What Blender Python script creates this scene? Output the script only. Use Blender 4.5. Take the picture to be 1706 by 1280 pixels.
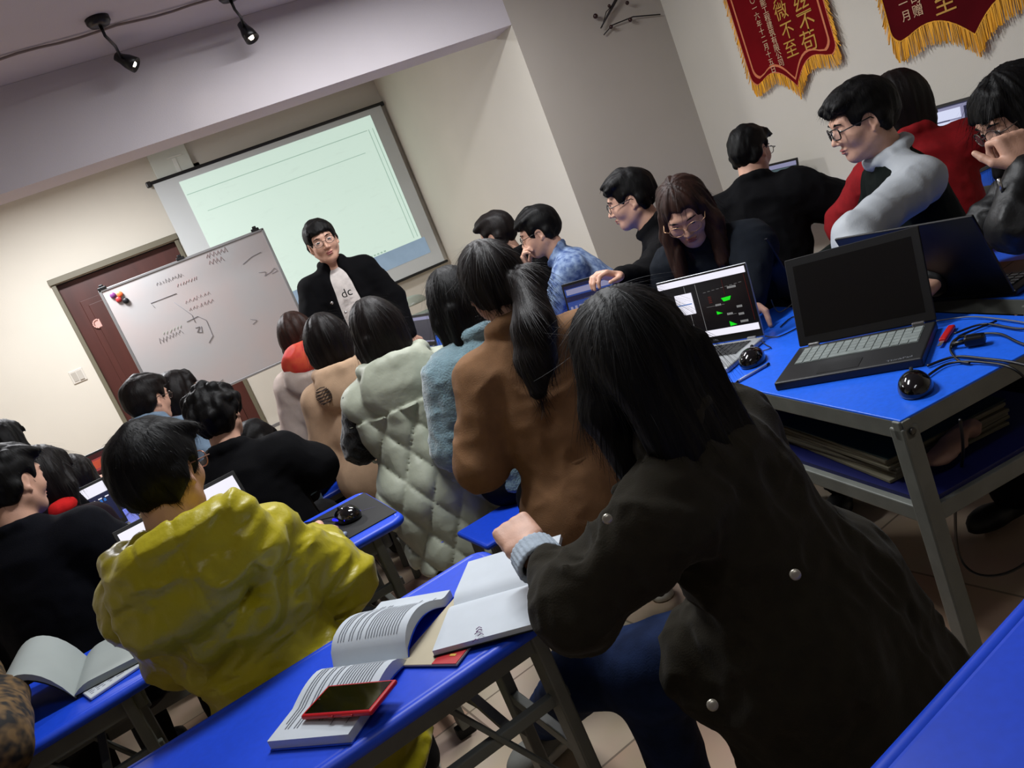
import bpy, bmesh, math, random
import numpy as np
from mathutils import Vector, Matrix

# ------------------------------------------------------------------ scene, camera, light
for o in list(bpy.data.objects): bpy.data.objects.remove(o)
SC = bpy.context.scene
COL = SC.collection
PI = math.pi
CAM_H = 1.5
_p, _r, _y = 0.218, -0.389, 0.344          # pitch down, roll, yaw to the right
fw = Vector((math.sin(_y)*math.cos(_p), math.cos(_y)*math.cos(_p), -math.sin(_p)))
rt = Vector((math.cos(_y), -math.sin(_y), 0)); up = rt.cross(fw)
rt2 = rt*math.cos(_r) + up*math.sin(_r); up2 = up*math.cos(_r) - rt*math.sin(_r)
cam = bpy.data.cameras.new('camera'); cam.sensor_width = 36; cam.lens = 1365/1706*36; cam.clip_start = 0.05
co = bpy.data.objects.new('camera', cam); COL.objects.link(co)
co.matrix_world = Matrix(((rt2.x, up2.x, -fw.x, 0), (rt2.y, up2.y, -fw.y, 0), (rt2.z, up2.z, -fw.z, CAM_H), (0, 0, 0, 1)))
SC.camera = co
SC.view_settings.view_transform = 'Standard'; SC.view_settings.look = 'None'
SC.view_settings.gamma = 1; SC.view_settings.use_curve_mapping = False
SC.view_settings.exposure = 0.0
W = bpy.data.worlds.new('world'); SC.world = W; W.use_nodes = True
W.node_tree.nodes['Background'].inputs[0].default_value = (0.8, 0.85, 1, 1)
W.node_tree.nodes['Background'].inputs[1].default_value = 0.015

def light(name, kind, loc, power, color, size=0.3, size_y=None, rot=(0, 0, 0), spot=None, blend=0.5):
    l = bpy.data.lights.new(name, kind); l.energy = power; l.color = color
    if kind == 'AREA':
        l.shape = 'RECTANGLE'; l.size = size; l.size_y = size_y or size
    else: l.shadow_soft_size = size
    if kind == 'SPOT': l.spot_size = spot; l.spot_blend = blend
    o = bpy.data.objects.new(name, l); COL.objects.link(o); o.location = loc; o.rotation_euler = rot
    return o
light('front_bay_lamp', 'AREA', (-.5, 6.2, 2.85), 100, (.96, .965, 1), .5, .3)
light('room_lamp', 'AREA', (1.5, 3.75, 2.85), 44, (.97, .98, 1), 1.0, .2)
light('middle_lamp', 'AREA', (.75, 2.35, 2.85), 50, (.96, .98, 1), 1.0, .2)
light('rear_lamp', 'AREA', (.4, .2, 2.85), 7, (.96, .98, 1), 1.0, .2)


# ------------------------------------------------------------------ helpers
def lin(c):
    if isinstance(c, str):
        c = tuple(int(c[i:i+2], 16)/255 for i in (0, 2, 4))
    return tuple((v/12.92 if v <= 0.04045 else ((v+0.055)/1.055)**2.4) for v in c[:3])

_mats = {}
def mat(name, color, rough=0.6, spec=0.5, metal=0.0, noise=0.0, nscale=8.0, bump=0.0, bscale=60.0, emit=None, estr=1.0, sheen=0.0, alpha=None, stretch=None, clear=0.0, color2=None, detail=3.0):
    if name in _mats: return _mats[name]
    m = bpy.data.materials.new(name); m.use_nodes = True; _mats[name] = m
    nt = m.node_tree; b = nt.nodes['Principled BSDF']
    c = lin(color)
    b.inputs['Base Color'].default_value = (*c, 1)
    b.inputs['Roughness'].default_value = rough; b.inputs['Metallic'].default_value = metal
    b.inputs['Specular IOR Level'].default_value = spec
    b.inputs['Sheen Weight'].default_value = sheen
    b.inputs['Coat Weight'].default_value = clear
    if alpha is not None: b.inputs['Alpha'].default_value = alpha
    tc = nt.nodes.new('ShaderNodeTexCoord'); mp = nt.nodes.new('ShaderNodeMapping')
    nt.links.new(tc.outputs['Object'], mp.inputs[0])
    if stretch: mp.inputs['Scale'].default_value = stretch
    if noise or color2:
        n = nt.nodes.new('ShaderNodeTexNoise'); n.inputs['Scale'].default_value = nscale; n.inputs['Detail'].default_value = detail
        nt.links.new(mp.outputs[0], n.inputs['Vector'])
        mx = nt.nodes.new('ShaderNodeMix'); mx.data_type = 'RGBA'
        c2 = lin(color2) if color2 else tuple(min(1, v*(1+noise)) for v in c)
        c1 = c if color2 else tuple(v*(1-noise) for v in c)
        mx.inputs[6].default_value = (*c1, 1); mx.inputs[7].default_value = (*c2, 1)
        rp = nt.nodes.new('ShaderNodeMapRange'); rp.inputs[1].default_value = 0.35; rp.inputs[2].default_value = 0.65
        nt.links.new(n.outputs['Fac'], rp.inputs[0]); nt.links.new(rp.outputs[0], mx.inputs[0])
        nt.links.new(mx.outputs[2], b.inputs['Base Color'])
    if bump:
        n2 = nt.nodes.new('ShaderNodeTexNoise'); n2.inputs['Scale'].default_value = bscale; n2.inputs['Detail'].default_value = 4
        nt.links.new(mp.outputs[0], n2.inputs['Vector'])
        bp = nt.nodes.new('ShaderNodeBump'); bp.inputs['Strength'].default_value = 1; bp.inputs['Distance'].default_value = bump
        nt.links.new(n2.outputs['Fac'], bp.inputs['Height']); nt.links.new(bp.outputs[0], b.inputs['Normal'])
    if emit:
        b.inputs['Emission Color'].default_value = (*lin(emit), 1); b.inputs['Emission Strength'].default_value = estr
    return m

def npmesh(name, V, F, smooth=True):
    me = bpy.data.meshes.new(name)
    V = np.asarray(V, np.float32); F = np.asarray(F, np.int32); k = F.shape[1] if len(F) else 4
    me.vertices.add(len(V)); me.vertices.foreach_set('co', V.ravel())
    me.loops.add(F.size); me.loops.foreach_set('vertex_index', F.ravel())
    me.polygons.add(len(F)); me.polygons.foreach_set('loop_start', np.arange(0, F.size, k, dtype=np.int32))
    try: me.polygons.foreach_set('loop_total', np.full(len(F), k, np.int32))
    except Exception: pass
    me.polygons.foreach_set('use_smooth', np.full(len(F), smooth))
    me.update(calc_edges=True); me.validate()
    return me

def link(name, me, parent=None, m=None, loc=None, rot=None):
    o = bpy.data.objects.new(name, me); COL.objects.link(o)
    if m is not None:
        for x in (m if isinstance(m, (list, tuple)) else [m]): me.materials.append(x)
    if parent is not None: o.parent = parent
    if loc is not None: o.location = loc
    if rot is not None: o.rotation_euler = rot
    return o

def tag(o, label=None, cat=None, group=None, kind=None):
    if label: o['label'] = label
    if cat: o['category'] = cat
    if group: o['group'] = group
    if kind: o['kind'] = kind
    return o

def thing(name, label, cat, loc=(0, 0, 0), rz=0, group=None):
    o = bpy.data.objects.new(name, None); COL.objects.link(o); o.empty_display_size = 0.1
    o.location = loc; o.rotation_euler = (0, 0, rz)
    return tag(o, label, cat, group)

class MB:
    """collects boxes, tubes, lathes and prisms, then builds one mesh"""
    def __init__(s): s.bm = bmesh.new()
    def box(s, c, size, rz=0, M=None, bev=0, seg=2, mi=0, shear=None):
        b = bmesh.new(); bmesh.ops.create_cube(b, size=1)
        bmesh.ops.scale(b, vec=size, verts=b.verts)
        if bev: bmesh.ops.bevel(b, geom=b.edges[:]+b.verts[:], offset=min(bev, min(size)*0.45), segments=seg, affect='EDGES', profile=0.5)
        T = Matrix.Translation(c) @ (M if M is not None else Matrix.Rotation(rz, 4, 'Z'))
        bmesh.ops.transform(b, matrix=T, verts=b.verts)
        return s._add(b, mi)
    def _add(s, b, mi=0):
        for f in b.faces: f.material_index = mi
        me = bpy.data.meshes.new('tmp'); b.to_mesh(me); b.free(); s.bm.from_mesh(me); bpy.data.meshes.remove(me)
        return s
    def prism(s, pts, d, M=None, mi=0, bev=0):
        """polygon pts (x,y) in plane, extruded 0..d along z, then M"""
        b = bmesh.new(); lo = [b.verts.new((x, y, 0)) for x, y in pts]; hi = [b.verts.new((x, y, d)) for x, y in pts]
        n = len(pts); b.faces.new(lo[::-1]); b.faces.new(hi)
        for i in range(n): b.faces.new((lo[i], lo[(i+1) % n], hi[(i+1) % n], hi[i]))
        bmesh.ops.recalc_face_normals(b, faces=b.faces)
        if bev: bmesh.ops.bevel(b, geom=b.edges[:], offset=bev, segments=2, affect='EDGES')
        if M is not None: bmesh.ops.transform(b, matrix=M, verts=b.verts)
        return s._add(b, mi)
    def tube(s, pts, r, n=8, mi=0, rr=None, cap=True):
        b = bmesh.new(); P = [Vector(p) for p in pts]; rings = []
        t0 = (P[1]-P[0]).normalized(); a = t0.orthogonal().normalized()
        for i, p in enumerate(P):
            t = ((P[min(i+1, len(P)-1)]-P[max(i-1, 0)])).normalized()
            a = (a - t*a.dot(t)); a = a.normalized() if a.length > 1e-6 else t.orthogonal().normalized()
            c = t.cross(a); q = rr[i] if rr else r
            rings.append([b.verts.new(p+(a*math.cos(2*PI*k/n)+c*math.sin(2*PI*k/n))*q) for k in range(n)])
        for i in range(len(P)-1):
            for k in range(n): b.faces.new((rings[i][k], rings[i][(k+1) % n], rings[i+1][(k+1) % n], rings[i+1][k]))
        if cap: b.faces.new(rings[0][::-1]); b.faces.new(rings[-1])
        for f in b.faces: f.smooth = True
        return s._add(b, mi)
    def lathe(s, prof, M=None, n=24, mi=0):
        b = bmesh.new(); rings = []
        for (r, z) in prof: rings.append([b.verts.new((r*math.cos(2*PI*k/n), r*math.sin(2*PI*k/n), z)) for k in range(n)])
        for i in range(len(prof)-1):
            for k in range(n): b.faces.new((rings[i][k], rings[i][(k+1) % n], rings[i+1][(k+1) % n], rings[i+1][k]))
        b.faces.new(rings[0][::-1]); b.faces.new(rings[-1])
        for f in b.faces: f.smooth = len(f.verts) == 4
        if M is not None: bmesh.ops.transform(b, matrix=M, verts=b.verts)
        return s._add(b, mi)
    def quad(s, pts, mi=0):
        f = s.bm.faces.new([s.bm.verts.new(p) for p in pts]); f.material_index = mi; return s
    def grid(s, rows, mi=0, smooth=True):
        R = [[s.bm.verts.new(p) for p in r] for r in rows]
        for i in range(len(R)-1):
            for j in range(len(R[0])-1):
                f = s.bm.faces.new((R[i][j], R[i][j+1], R[i+1][j+1], R[i+1][j])); f.smooth = smooth; f.material_index = mi
        return s
    def build(s, name, m, parent=None, loc=None, rot=None):
        me = bpy.data.meshes.new(name); s.bm.to_mesh(me); s.bm.free()
        return link(name, me, parent, m, loc, rot)

def text_mesh(name, txt, size, m, M, parent=None, extrude=0.0004, align='CENTER'):
    cu = bpy.data.curves.new(name, 'FONT'); cu.body = txt; cu.size = size; cu.extrude = extrude
    cu.align_x = align; cu.align_y = 'CENTER'; cu.resolution_u = 3
    t = bpy.data.objects.new(name+'_src', cu); COL.objects.link(t)
    bpy.context.view_layer.update()
    me = bpy.data.meshes.new_from_object(t.evaluated_get(bpy.context.evaluated_depsgraph_get()))
    bpy.data.objects.remove(t); me.transform(M); me.name = name; me.materials.clear()
    return link(name, me, parent, m)

# ------------------------------------------------------------------ implicit-surface modeller
def _hash(ix, iy, iz, seed):
    h = (ix.astype(np.int64)*73856093) ^ (iy.astype(np.int64)*19349663) ^ (iz.astype(np.int64)*83492791) ^ (seed*2654435761)
    h = (h ^ (h >> 13)) * 1274126177; h = h & 0x7fffffff
    return (h ^ (h >> 16)).astype(np.float64) % 65536/65536.0
def vnoise(P, s, seed=0):
    """value noise -1..1; s = frequency (scalar or 3)"""
    Q = P*np.asarray(s); I = np.floor(Q).astype(np.int64); f = Q-I; f = f*f*(3-2*f); r = 0
    for dx in (0, 1):
        for dy in (0, 1):
            for dz in (0, 1):
                w = (f[:, 0] if dx else 1-f[:, 0])*(f[:, 1] if dy else 1-f[:, 1])*(f[:, 2] if dz else 1-f[:, 2])
                r = r+w*_hash(I[:, 0]+dx, I[:, 1]+dy, I[:, 2]+dz, seed)
    return r*2-1

V3 = lambda *a: np.array(a[0] if len(a) == 1 else a, float)
def nrm(v): v = V3(v); return v/max(1e-9, np.linalg.norm(v))

class SDF:
    def __init__(s): s.ops = []; s.dfn = None; s.damp = 0; s.cut = []
    def cap(s, a, b, ra, rb=None, k=.02, flat=None, ff=1., mode='u'):
        a = V3(a); b = V3(b); rb = ra if rb is None else rb
        s.ops.append(('cap', (a, b, ra, rb, None if flat is None else nrm(flat), ff), k, mode, (a+b)/2, np.linalg.norm(a-b)/2+max(ra, rb))); return s
    def chain(s, pts, rs, k=.02, **kw):
        for i in range(len(pts)-1): s.cap(pts[i], pts[i+1], rs[i], rs[i+1], k, **kw)
        return s
    def ell(s, c, r, M=None, k=.02, mode='u'):
        c = V3(c); r = V3(r); s.ops.append(('ell', (c, r, np.eye(3) if M is None else M), k, mode, c, r.max())); return s
    def box(s, c, h, M=None, rd=.01, k=.01, mode='u'):
        c = V3(c); h = V3(h); s.ops.append(('box', (c, h, np.eye(3) if M is None else M, rd), k, mode, c, np.linalg.norm(h)+rd)); return s
    def plane(s, p, n, k=.005):
        """keep only the side the normal n points away from"""
        s.cut.append((V3(p), nrm(n), k)); return s
    def prim(s, t, a, P):
        if t == 'cap':
            A, B, ra, rb, fl, ff = a
            d = B-A
            Q = P-A
            if fl is not None:
                Q = Q+np.outer(Q@fl, fl)*(1/ff-1); d = d+fl*(d@fl)*(1/ff-1)
            dd = max(1e-9, d@d); t_ = np.clip(Q@d/dd, 0, 1)
            r = ra+(rb-ra)*t_
            return (np.sqrt(((Q-t_[:, None]*d)**2).sum(1))-r)*(min(1, ff) if fl is not None else 1)
        if t == 'ell':
            c, r, M = a; Q = (P-c)@M; k0 = np.sqrt(((Q/r)**2).sum(1)); k1 = np.sqrt(((Q/(r*r))**2).sum(1))
            return np.where(k0 < 1e-4, -r.min(), k0*(k0-1)/np.maximum(k1, 1e-9))
        c, h, M, rd = a; Q = np.abs((P-c)@M)-(h-rd)
        return np.sqrt((np.maximum(Q, 0)**2).sum(1))+np.minimum(Q.max(1), 0)-rd
    def ev(s, P, cen=None, rad=None, nb=None):
        N = len(P); d = np.full(N, 1.0)
        for (t, a, k, mode, c, R) in s.ops:
            if cen is not None:
                lb = np.sqrt(((cen-c)**2).sum(1))-R*1.05
                mb = lb < rad*2+k+s.damp*2+.005
                if not mb.any(): continue
                idx = np.flatnonzero(np.repeat(mb, nb)) if not mb.all() else slice(None)
            else: idx = slice(None)
            e = s.prim(t, a, P[idx]); x = d[idx]
            if mode == 's': e = -e; h = np.maximum(k-np.abs(x-e), 0)/max(k, 1e-6); y = np.maximum(x, e)+h*h*k/4
            elif mode == 'i': h = np.maximum(k-np.abs(x-e), 0)/max(k, 1e-6); y = np.maximum(x, e)+h*h*k/4
            else: h = np.maximum(k-np.abs(x-e), 0)/max(k, 1e-6); y = np.minimum(x, e)-h*h*k/4
            d[idx] = y
        for (p, n, k) in s.cut:
            e = (P-p)@n; h = np.maximum(k-np.abs(d-e), 0)/k; d = np.maximum(d, e)+h*h*k/4
        if s.dfn is not None:
            nr = np.abs(d) < s.damp*3+.03
            if nr.any(): d[nr] = d[nr]+s.dfn(P[nr])
        return d
    def bounds(s, pad=.02):
        lo = np.min([c-R for (t, a, k, m, c, R) in s.ops if m == 'u'], 0); hi = np.max([c+R for (t, a, k, m, c, R) in s.ops if m == 'u'], 0)
        return lo-pad-s.damp, hi+pad+s.damp
    def mesh(s, cell, fine=(), lo=None, hi=None):
        l, h = s.bounds(); lo = l if lo is None else np.maximum(l, lo); hi = h if hi is None else np.minimum(h, hi)
        B = 6; ax = []
        for i in range(3):
            v = [lo[i]]
            while v[-1] < hi[i]:
                x = v[-1]; st = cell
                for (c, R, fc) in fine:
                    g = max(0, abs(x-c[i])-R); st = min(st, fc+g*.25)
                v.append(x+st)
            while (len(v) % B) != 0: v.append(v[-1]+cell)
            ax.append(np.array(v))
        n = [len(v) for v in ax]; nb = [k//B for k in n]
        cs = [v.reshape(-1, B) for v in ax]
        cc = [(c[:, 0]+c[:, -1])/2 for c in cs]; hh = [(c[:, -1]-c[:, 0])/2+cell for c in cs]
        CX, CY, CZ = np.meshgrid(*cc, indexing='ij'); HX, HY, HZ = np.meshgrid(*hh, indexing='ij')
        cen = np.stack([CX.ravel(), CY.ravel(), CZ.ravel()], 1); rad = np.sqrt(HX**2+HY**2+HZ**2).ravel()
        dc = s.ev(cen)
        act = np.abs(dc) < rad*1.6+s.damp+.012
        A = np.where(dc < 0, -1., 1.).astype(np.float32).reshape(nb)
        A = np.repeat(np.repeat(np.repeat(A, B, 0), B, 1), B, 2)
        ai = np.flatnonzero(act); bx, by, bz = np.unravel_index(ai, nb)
        A6 = A.reshape(nb[0], B, nb[1], B, nb[2], B)
        CH = 1500
        for q in range(0, len(ai), CH):
            sl = slice(q, q+CH); X = cs[0][bx[sl]]; Y = cs[1][by[sl]]; Z = cs[2][bz[sl]]; m = len(X)
            P = np.empty((m, B, B, B, 3)); P[..., 0] = X[:, :, None, None]; P[..., 1] = Y[:, None, :, None]; P[..., 2] = Z[:, None, None, :]
            d = s.ev(P.reshape(-1, 3), cen[ai[sl]], rad[ai[sl]], B**3).reshape(m, B, B, B)
            A6[bx[sl], :, by[sl], :, bz[sl], :] = d
        # surface nets
        S = A < 0
        m = S[:-1, :-1, :-1].astype(np.int8)
        tot = np.zeros_like(m)
        for dx in (0, 1):
            for dy in (0, 1):
                for dz in (0, 1): tot += S[dx:n[0]-1+dx, dy:n[1]-1+dy, dz:n[2]-1+dz]
        ac = (tot > 0) & (tot < 8)
        I = np.argwhere(ac); vid = np.full(ac.shape, -1, np.int32); vid[ac] = np.arange(len(I))
        acc = np.zeros((len(I), 3)); cnt = np.zeros(len(I))
        for axx in range(3):
            o1, o2 = [q for q in range(3) if q != axx]
            for u in (0, 1):
                for v in (0, 1):
                    off = np.zeros(3, int); off[o1] = u; off[o2] = v; J = I+off; K = J.copy(); K[:, axx] += 1
                    a = A[J[:, 0], J[:, 1], J[:, 2]]; b = A[K[:, 0], K[:, 1], K[:, 2]]
                    cr = (a < 0) != (b < 0); t = np.where(cr, a/np.where(cr, a-b, 1), 0)
                    pos = np.stack([ax[q][J[:, q]] for q in range(3)], 1)
                    pos[:, axx] += t*(ax[axx][K[:, axx]]-ax[axx][J[:, axx]])
                    acc += np.where(cr[:, None], pos, 0); cnt += cr
        V = acc/np.maximum(cnt, 1)[:, None]
        Q = []
        for axx in range(3):
            o1, o2 = (axx+1) % 3, (axx+2) % 3
            s0 = [slice(None)]*3; s1 = [slice(None)]*3; s0[axx] = slice(0, -1); s1[axx] = slice(1, None)
            a = S[tuple(s0)]; b = S[tuple(s1)]; E = np.argwhere(a != b)
            E = E[(E[:, o1] > 0) & (E[:, o2] > 0) & (E[:, o1] < n[o1]-1) & (E[:, o2] < n[o2]-1)]
            if not len(E): continue
            fl = a[E[:, 0], E[:, 1], E[:, 2]]
            def g(d1, d2):
                K = E.copy(); K[:, o1] -= d1; K[:, o2] -= d2; return vid[K[:, 0], K[:, 1], K[:, 2]]
            q = np.stack([g(1, 1), g(0, 1), g(0, 0), g(1, 0)], 1)
            q[~fl] = q[~fl][:, ::-1]; Q.append(q)
        Q = np.concatenate(Q) if Q else np.zeros((0, 4), int)
        Q = Q[(Q >= 0).all(1)]
        return V, Q
    def obj(s, name, m, cell, parent=None, fine=(), sm=0, **kw):
        V, Q = s.mesh(cell, fine, **kw)
        for _ in range(sm):
            acc = np.zeros_like(V); cnt = np.zeros(len(V))
            for i in range(4):
                np.add.at(acc, Q[:, i], V[Q[:, (i+1) % 4]]); np.add.at(cnt, Q[:, i], 1)
            V = V*.5+.5*acc/np.maximum(cnt, 1)[:, None]
        off = np.zeros(3)
        q_ = parent
        while q_ is not None:
            if q_.get('_o') is not None: off = np.array(q_['_o'])
            q_ = q_.parent
        o = link(name, npmesh(name, V-off, Q), parent, m)
        return o, V, Q
# ------------------------------------------------------------------ people
UP = V3(0, 0, 1)
def frame(yaw, pitch=0, roll=0):
    """columns right, forward, up; degrees; pitch>0 looks down, roll>0 tips the head to its right"""
    y, p, r = (math.radians(v) for v in (yaw, pitch, roll))
    f = V3(math.sin(y)*math.cos(p), math.cos(y)*math.cos(p), -math.sin(p)); rg = V3(math.cos(y), -math.sin(y), 0); u = np.cross(rg, f)
    r2 = rg*math.cos(r)-u*math.sin(r); u2 = u*math.cos(r)+rg*math.sin(r)
    return np.stack([r2, f, u2], 1)

SKIN = mat('skin', (.80, .62, .53), rough=.55, noise=.06, nscale=30, bump=.0004, bscale=250)
LIP = mat('lips', (.62, .36, .34), rough=.45)
HAIRB = mat('black_hair', (.034, .030, .031), rough=.55, spec=.16, noise=.3, nscale=60, stretch=(1, 1, .08), bump=.0012, bscale=150)
HAIRBR = mat('brown_hair', (.17, .10, .078), rough=.52, spec=.2, noise=.35, nscale=60, stretch=(1, 1, .08), bump=.0012, bscale=150)
HAIRD = mat('dark_brown_hair', (.065, .044, .04), rough=.52, spec=.2, noise=.35, nscale=60, stretch=(1, 1, .08), bump=.0012, bscale=150)
EYEW = mat('eye_white', (.85, .83, .8), rough=.2); IRIS = mat('iris', (.05, .03, .025), rough=.15)
LENS = mat('spectacle_lens', (.9, .92, .95), rough=.05, alpha=.06)
MET = mat('spectacle_frame', (.35, .3, .27), rough=.3, metal=.6); BLKF = mat('dark_spectacle_frame', (.05, .04, .04), rough=.3)

def hand(B, wr, d, n, curl=(35, 40, 30), side=1, thumb=None, spread=.0, sc=1., fk=.003, fingers=None):
    """palm and five fingers; d points along the palm, n is where the palm faces, side=+1 puts the thumb at +d x n"""
    wr = V3(wr); d = nrm(d); n = nrm(V3(n)-d*(V3(n)@d)); s = np.cross(d, n)*side
    M = np.stack([s, d, n], 1)
    B.cap(wr-d*.01, wr+d*.03*sc, .026*sc, .03*sc, .015, flat=n, ff=.62)
    B.box(wr+d*.052*sc, (.040*sc, .040*sc, .0135*sc), M, .012, .014)
    off = (.031, .011, -.010, -.029); ln = (.074, .083, .077, .06)
    for i in range(4):
        cu = curl if fingers is None else fingers[i]
        p = wr+d*(.088-abs(i-1.2)*.003)*sc+s*off[i]*sc; a = 0; L = ln[i]*sc
        B.cap(p-d*.03*sc, p, .0095*sc, .0098*sc, .008)
        for j, (fr, r0, r1) in enumerate(((.45, .0098, .0088), (.3, .0088, .0080), (.25, .0080, .0068))):
            a += math.radians(cu[j]); sp = (off[i])*spread
            dd = nrm(d*math.cos(a)+n*math.sin(a)+s*sp); q = p+dd*L*fr
            B.cap(p, q, r0*sc, r1*sc, fk); p = q
    tb = wr+d*.018*sc+s*.028*sc
    t1 = thumb[0] if thumb else nrm(s*.75+d*.6+n*.35); t2 = thumb[1] if thumb else nrm(s*.2+d*.85+n*.5)
    q1 = tb+nrm(t1)*.042*sc; q2 = q1+nrm(t2)*.03*sc; q3 = q2+nrm(V3(t2)+d*.2)*.024*sc
    B.cap(tb, q1, .015*sc, .0115*sc, .01); B.cap(q1, q2, .0105*sc, .0095*sc, .003); B.cap(q2, q3, .0095*sc, .0075*sc, .003)

ALL = []
class Person:
    def __init__(s, label, head, pelvis, yaw, hrot=(0, 0, 0), arms=None, legs='sit', w=1., hs=1., cell=.009, hcell=None, face=False, skin=None,
                 knees=None, feet=None, neckdrop=.175, seat_floor=0., foot_gap=.0):
        s.label = label; s.H = V3(head); s.P = V3(pelvis); s.yaw = yaw; s.M = frame(hrot[0], hrot[1], hrot[2]); s.w = w; s.hs = hs
        s.cell = cell; s.hcell = hcell or cell*.6; s.face = face; s.skin = skin or SKIN
        a = math.radians(yaw); s.f = V3(math.sin(a), math.cos(a), 0); s.r = V3(math.cos(a), -math.sin(a), 0)
        s.Nk = s.H+s.M@V3(0, -.035, -.05)*hs-UP*(neckdrop-.06)-s.f*.015
        s.u = nrm(s.Nk-s.P); s.tf = nrm(s.f-s.u*(s.f@s.u)); s.L = np.linalg.norm(s.Nk-s.P)
        s.sh = [s.Nk-s.u*.078+s.r*q*.152*w for q in (-1, 1)]
        s.hip = [s.P+s.r*q*.085*w for q in (-1, 1)]
        if legs == 'sit':
            s.kn = [h+s.f*.40+s.r*q*.04+UP*(.50-h[2])*1.0 for h, q in zip(s.hip, (-1, 1))]
            s.an = [k*V3(1, 1, 0)+UP*.09-s.f*.05 for k in s.kn]
        else:
            s.kn = [h*V3(1, 1, 0)+UP*.49+s.f*.03+s.r*q*.02 for h, q in zip(s.hip, (-1, 1))]
            s.an = [h*V3(1, 1, 0)+UP*.09+s.r*q*.04 for h, q in zip(s.hip, (-1, 1))]
        if knees: s.kn = [V3(k) if k is not None else d for k, d in zip(knees, s.kn)]
        if feet: s.an = [V3(k) if k is not None else d for k, d in zip(feet, s.an)]
        arms = arms or {}
        s.el = []; s.wr = []; s.hd = []
        for i, q in enumerate((-1, 1)):
            A = arms.get('LR'[i])
            if A is None:
                e = s.sh[i]+s.r*q*.07-UP*.25+s.f*.03; wv = e+s.f*.22-s.r*q*.08+UP*.02
                A = dict(el=e, wr=wv)
            s.el.append(V3(A['el'])); s.wr.append(V3(A['wr']))
            d = nrm(s.wr[i]-s.el[i])
            h = dict(d=A.get('d', d), n=A.get('n', -UP), side=A.get('side', 1 if q < 0 else -1), curl=A.get('curl', (30, 35, 25)))
            for k_ in ('thumb', 'fingers', 'spread', 'sc'):
                if k_ in A: h[k_] = A[k_]
            s.hd.append(None if A.get('nohand') else h)
        s.o = V3(s.P[0], s.P[1], 0)
        s.root = thing('person', label, 'person', tuple(s.o)); s.root['_o'] = tuple(s.o); ALL.append(s); s.shod = False
        s.fd = s.f
        s.body()
    def hp(s, x, y, z): return s.H+s.M@V3(x, y, z)*s.hs
    def body(s):
        B = SDF(); w = s.w; u, r, tf = s.u, s.r, s.tf; M = s.M; hs = s.hs
        hp = s.hp; E = lambda c, rr, k=.02, mode='u', MM=None: B.ell(hp(*c), V3(rr)*hs, M if MM is None else M@MM, k, mode)
        C = lambda a, b, ra, rb, k=.02, mode='u': B.cap(hp(*a), hp(*b), ra*hs, rb*hs, k, mode=mode)
        # torso, arms, legs
        B.cap(s.P+u*.05, s.P+u*s.L*.5, .125*w, .125*w, .05, flat=tf, ff=.68)
        B.cap(s.P+u*s.L*.5, s.Nk-u*.15, .125*w, .13*w, .05, flat=tf, ff=.66)
        B.cap(s.hip[0], s.hip[1], .10*w, .10*w, .05)
        B.cap(s.sh[0], s.sh[1], .045, .045, .05)
        for i in (0, 1):
            B.cap(s.Nk-u*.01, s.sh[i], .034, .038, .04)
            B.cap(s.sh[i], s.el[i], .048, .037, .03); B.cap(s.el[i], s.wr[i], .037, .025, .02)
            B.cap(s.hip[i], s.kn[i], .082*w, .055, .05); B.cap(s.kn[i], s.an[i], .055, .036, .02)
            B.cap(s.an[i], s.an[i]-UP*.05, .032, .026, .02)
            if s.hd[i]: hand(B, s.wr[i], **s.hd[i])
        # head
        B.cap(hp(0, -.02, -.045), s.Nk, .054*hs, .06, .03)
        E((0, -.012, .03), (.074, .096, .086)); E((0, .02, -.02), (.063, .072, .085), .03)
        C((0, .02, -.07), (0, .060, -.093), .042, .024, .03)
        for q in (-1, 1):
            C((q*.052, -.005, -.05), (q*.018, .055, -.09), .02, .018, .025)
            if s.face: E((q*.038, .054, -.028), (.024, .026, .028), .02)
            E((q*.076, -.010, -.006), (.008, .019, .031), .008)
            E((q*.084, -.004, -.003), (.006, .010, .019), .006, 's')
            C((q*.078, .002, -.036), (q*.079, -.002, -.028), .006, .006, .006)
        if s.face:
            C((-.03, .080, .026), (.03, .080, .026), .012, .012, .015)
            C((0, .088, .006), (0, .106, -.030), .0055, .010, .012)
            for q in (-1, 1):
                E((q*.0105, .094, -.035), (.0085, .010, .0065), .006)
                E((q*.031, .094, .006), (.019, .014, .011), .010, 's')
                E((q*.031, .076, .004), (.0165, .013, .0125), .006)
            E((0, .086, -.060), (.022, .010, .006), .006); E((0, .084, -.070), (.019, .010, .0065), .006)
            C((-.020, .093, -.065), (.020, .093, -.065), .0018, .0018, .003, 's')
        else:
            C((0, .085, .01), (0, .100, -.030), .006, .011, .012)
        fine = [(s.H, .125*hs, s.hcell)]
        for i in (0, 1):
            if s.hd[i] and s.hd[i].get('curl'): fine.append((s.wr[i]+nrm(s.hd[i]['d'])*.06, .085, max(s.hcell, .0045)))
        B.obj('body', s.skin, s.cell*1.2, s.root, fine=fine)
        if s.face: s.features()
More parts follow.
